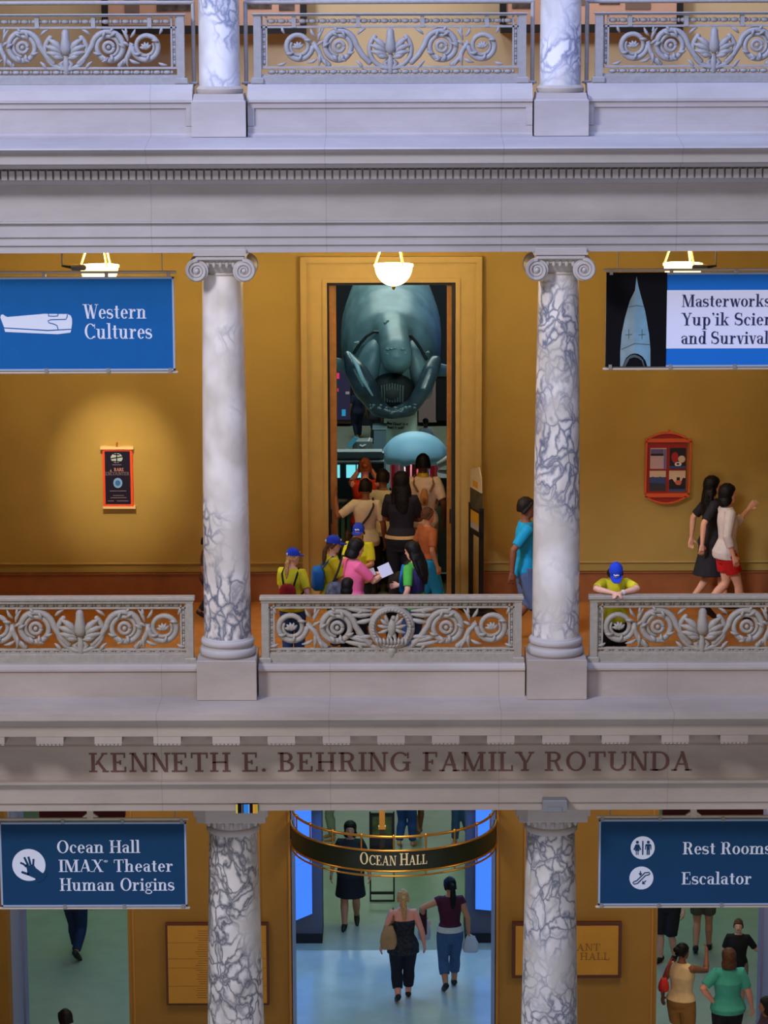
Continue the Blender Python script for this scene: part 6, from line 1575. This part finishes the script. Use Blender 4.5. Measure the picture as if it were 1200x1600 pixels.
# --- elsewhere on the middle floor
person('man in bright cyan shirt half hidden behind the densely veined column', (822, 777), F2, 1.76, -85, 'brown', ('short', 'dark'), cl('cyan', 20, 160, 214), ('shorts', cl('denim_pale', 90, 110, 150), .55), SHW, stride=.5, aL='swing_f', aR='swing_b')
person('dark-clothed person just showing beside the clean-topped column', (322, 838), F2, 1.62, -90, 'brown', ('short', 'black'), cl('maroon_dark', 70, 40, 36), ('pants', BLK, .93), SHB, stride=.4, depth=3.6)
person('long-haired woman in black dress walking alongside a woman in white cardigan', (1113, 744), F2, 1.76, -80, 'light', ('long', 'black'), cl('black_dress', 34, 34, 44), ('dress', cl('black_dress', 34, 34, 44), .5), SHB, stride=.45, aL='swing_b', aR='swing_b', fem=True, depth=4.15)
p = person('woman in white cardigan and red shorts walking with a raised hand', (1137, 756), F2, 1.70, -80, 'light', ('bob', 'black'), cl('cardigan', 214, 206, 206), ('shorts', cl('red', 196, 24, 30), .30), SHB, stride=.55, aL=((-.10, .19, .79), (-.3, -.3, -1), .4), aR='down', fem=True, toplen=.46, sleeve=.9, depth=3.5)
p = person('child in yellow with blue cap leaning on the balustrade alone', (960, 866), F2, 1.42, 180, 'light', ('bob', 'dark'), YEL, ('pants', BLK, .9), SHB, aL=((-.03, .30, .765), (-1, -.3, .1), .6), aR=((.03, .30, .765), (1, -.3, .1), .6), fem=True, lean=14, nod=34, cap=CAPB, fat=1.05, depth=.42)
w_ = p['arm'][-1][2]; b = MB(); e0 = p['arm'][-1][1]; dd_ = (w_ - e0).normalized()
b.tube([w_ - dd_ * .035, w_ - dd_ * .015], .03, 12, dome=False); tag(b.build('wristwatch', mat('watch_white', S(205, 215, 225), .3)), 'white wristwatch on the child leaning on the balustrade', 'watch')
# --- in the far hall
far = dict(vox=.02)
person('standing visitor in navy trousers under the whale, nearest its lip', (559, 594), 0, 1.78, 20, 'brown', ('short', 'black'), cl('far_navy', 36, 40, 66), ('pants', cl('far_navy2', 24, 30, 56), .95), SHB, stride=.3, feet=False, depth=58.6, **far)
person('standing visitor in grey trousers under the whale beside the white drum', (585, 594), 0, 1.74, -30, 'brown', ('short', 'black'), cl('far_grey', 60, 62, 70), ('pants', cl('far_grey2', 44, 46, 52), .95), SHB, depth=57.6, **far)
person('visitor in pale aqua shirt near the slanted teal panel', (535, 683), 0, 1.7, 0, 'tan', ('short', 'black'), cl('pale_aqua', 130, 190, 190), ('pants', BLK, .95), SHB, depth=40.5, **far)
person('visitor in royal blue shirt looking into the display case', (576, 686), 0, 1.68, 10, 'tan', ('short', 'black'), cl('royal', 24, 56, 180), ('pants', BLK, .95), SHB, depth=39.0, **far)
person('visitor in white cap and shirt behind the royal blue shirt', (580, 675), 0, 1.7, 0, 'tan', ('short', 'dark'), WHT, ('pants', BLK, .95), SHB, cap=M_WHITE, depth=43.4, **far)
person('visitor in black at the glowing cyan screens', (537, 713), 0, 1.7, 0, 'dark', ('short', 'black'), BLK, ('pants', BLK, .95), SHB, depth=31.5, **far)
person('visitor in blue shirt far beyond the person in the orange-red tank top', (583, 704), 0, 1.75, 0, 'tan', ('short', 'black'), cl('royal', 24, 56, 180), ('pants', BLK, .95), SHB, depth=33.9, **far)
person('dark-haired visitor behind the blue canopy near the rosy wall', (665, 657), 0, 1.7, 30, 'dark', ('short', 'black'), cl('far_pale', 170, 180, 190), ('pants', BLK, .95), SHB, depth=52, **far)
# --- ground floor
p = person('blond woman in strapless dark top and capris carrying a tan shoulder bag', (630, 1563), 0, 1.66, 5, 'pink', ('pony', 'blond'), mat('dark_floral', S(34, 36, 46), .8, noise=.8, nscale=22), ('pants', cl('ink_navy', 20, 26, 44), .86), SHB, feet=True, stride=.35, fem=True, fat=1.22, strapless=True, toplen=.44, aL='down', aR='down')
c_ = p['up']((-.13, -.06, .60)); handbag('tan slouchy shoulder bag of the blond woman', c_, .125, .075, .17, mat('tan_bag', S(170, 136, 96), .7, noise=.15), [c_ + Vector((.0, 0, .16)), p['up']((-.085, -.06, .74)), p['up']((-.085, .0, .835)), p['up']((-.10, .05, .72)), c_ + Vector((.02, .06, .14))], mat('tan_strap2', S(120, 92, 66), .7))
p = person('woman with long black ponytail in maroon top and blue jeans', (703, 1546), 0, 1.70, 8, 'tan', ('pony', 'black'), cl('maroon', 72, 22, 48), ('pants', cl('mid_jeans', 60, 96, 140), .80), SHB, feet=True, stride=.4, fem=True, fat=1.08, toplen=.56, aL=((-.20, .06, .62), (-1, -.4, .3), .8), aR='down', sleeve=.12, turn=8)
b = MB(); b.loft([[p['up'](((p['tor'](z)[1] + o_) * math.cos(2 * PI * j / 24), p['tor'](z)[3] + (p['tor'](z)[2] + o_) * math.sin(2 * PI * j / 24), z)) for j in range(24)] for z, o_ in ((.53, .016), (.55, .019), (.575, .018))])
sw = b.build('undershirt_hem', cl('hem_white', 200, 205, 205)); sw.parent = p['root']; sw.matrix_parent_inverse = p['M'].inverted()
c_ = p['arm'][-1][2] + Vector((-.02, 0, -.16)); handbag('white plastic bag on the bent arm of the woman in maroon', c_, .10, .06, .15, mat('bag_white', S(190, 205, 225), .5), [c_ + Vector((-.03, 0, .13)), p['arm'][-1][2] + Vector((0, 0, .02)), c_ + Vector((.03, 0, .13))], M_WHITE)
c_ = p['arm'][1][2] + Vector((.03, -.02, -.17)); handbag('white handbag in the lowered hand of the woman in maroon', c_, .12, .06, .12, mat('bag_white', S(190, 205, 225), .5), [c_ + Vector((-.05, 0, .1)), p['arm'][1][2] + Vector((0, 0, -.02)), c_ + Vector((.05, 0, .1))], M_WHITE)
b = MB(); q = p['arm'][-1][1].lerp(p['arm'][-1][2], .35); b.loft([[q + Vector((x, y, z)) for x, y in ((-.05, -.02), (.05, -.02), (.06, .03), (-.05, .03))] for z in (.03, -.15, -.34)])
tag(b.build('cardigan', cl('maroon2', 64, 20, 34)), 'dark red cardigan draped over the bent arm of the woman in maroon', 'cardigan')
person('woman in black dress walking out beneath the curved entrance sign', (548, 1446), 0, 1.68, 178, 'tan', ('bob', 'black'), cl('dress_green_black', 26, 34, 34), ('dress', cl('dress_black', 16, 16, 20), .42), SHB, feet=True, stride=.35, fem=True, fat=1.15)
person('visitor in blue jeans cut off by the entrance sign, walking away', (634, 1325), 0, 1.75, -20, 'tan', ('short', 'dark'), cl('top_blue', 60, 90, 140), ('pants', cl('bright_jeans', 36, 66, 130), .95), SHB, feet=True, stride=.2)
person('visitor in dark shorts and pale sneakers beside the blue jeans', (655, 1306), 0, 1.75, 30, 'brown', ('short', 'dark'), BLK, ('shorts', BLK, .45), SHW, feet=True, stride=.3)
person('visitor in jeans at the far side of the hall beside the lit panel', (722, 1318), 0, 1.7, 160, 'tan', ('short', 'dark'), BLK, ('pants', JEAN, .95), SHB, feet=True, stride=.3)
person('person in pale clothes standing behind the woman in black dress', (520, 1312), 0, 1.7, 90, 'tan', ('short', 'dark'), cl('beige_top', 150, 150, 125), ('pants', cl('beige_low', 140, 140, 118), .95), SHB, feet=True)
person('person in dark jeans walking away below the handprint sign', (119, 1496), 0, 1.78, -15, 'tan', ('short', 'dark'), BLK, ('pants', cl('ink_jeans', 22, 40, 78), .96), SHB, feet=True, stride=-.55)
person('person whose dark hair shows at the bottom edge below the handprint sign', (102, 1577), 0, 1.70, 30, 'brown', ('short', 'black'), YEL, ('pants', BLK, .95), SHB)
p = person('woman in cream top and tan shorts with a red bag, hand raised', (1066, 1474), 0, 1.62, -35, 'brown', ('bun', 'black'), cl('cream_top', 226, 196, 150), ('shorts', cl('tan_shorts', 160, 112, 58), .42), SHB, fem=True, fat=1.2, sleeve=0, turn=-25, aR=((.10, .24, .86), (.6, .3, -1), .5), aL='down', toplen=.52)
c_ = P(1037, 1538, p['root'].location.y - .05); handbag('small bright red shoulder bag on the woman in cream top', c_, .075, .06, .095, mat('bag_red', S(200, 36, 24), .5), [c_ + Vector((0, 0, .08)), P(1041, 1515, c_.y), P(1050, 1497, c_.y + .02), p['up']((-.06, .0, .84)), c_ + Vector((.02, .12, .1))], mat('strap_red', S(150, 40, 40), .6))
p = person('woman in teal tee with a hand on her hip, seen from behind', (1139, 1482), 0, 1.66, 4, 'pink', ('bob', 'brown'), cl('teal', 70, 170, 156), ('pants', cl('black_pants', 24, 26, 36), .95), SHB, fem=True, fat=1.32, aL=((-.125, -.02, .565), (-1, -.3, .2), .9), aR='down', toplen=.47)
person('boy in black tee facing the woman in teal', (1154, 1436), 0, 1.34, 172, 'light', ('short', 'brown'), BLK, ('shorts', cl('khaki2', 150, 130, 100), .5), SHB, aL=((-.28, .08, .72), (-.5, -.3, -1), .3))
person('bare-legged visitor in black shorts behind the woman with the red bag', (1043, 1502), 0, 1.68, 150, 'light', ('short', 'dark'), BLK, ('shorts', BLK, .5), SHB, feet=True, stride=.15, fem=True)
person('bare-legged visitor in sandals stepping away below the rest room sign', (1097, 1488), 0, 1.72, -10, 'tan', ('short', 'dark'), cl('olive', 90, 90, 70), ('shorts', cl('olive2', 80, 80, 66), .3), SHB, feet=True, stride=.35)
person('person whose dark hair and face show at the lower corner beside the teal tee', (1198, 1558), 0, 1.5, 90, 'brown', ('bob', 'black'), cl('plum', 60, 40, 60), ('pants', BLK, .95), SHB, fem=True)
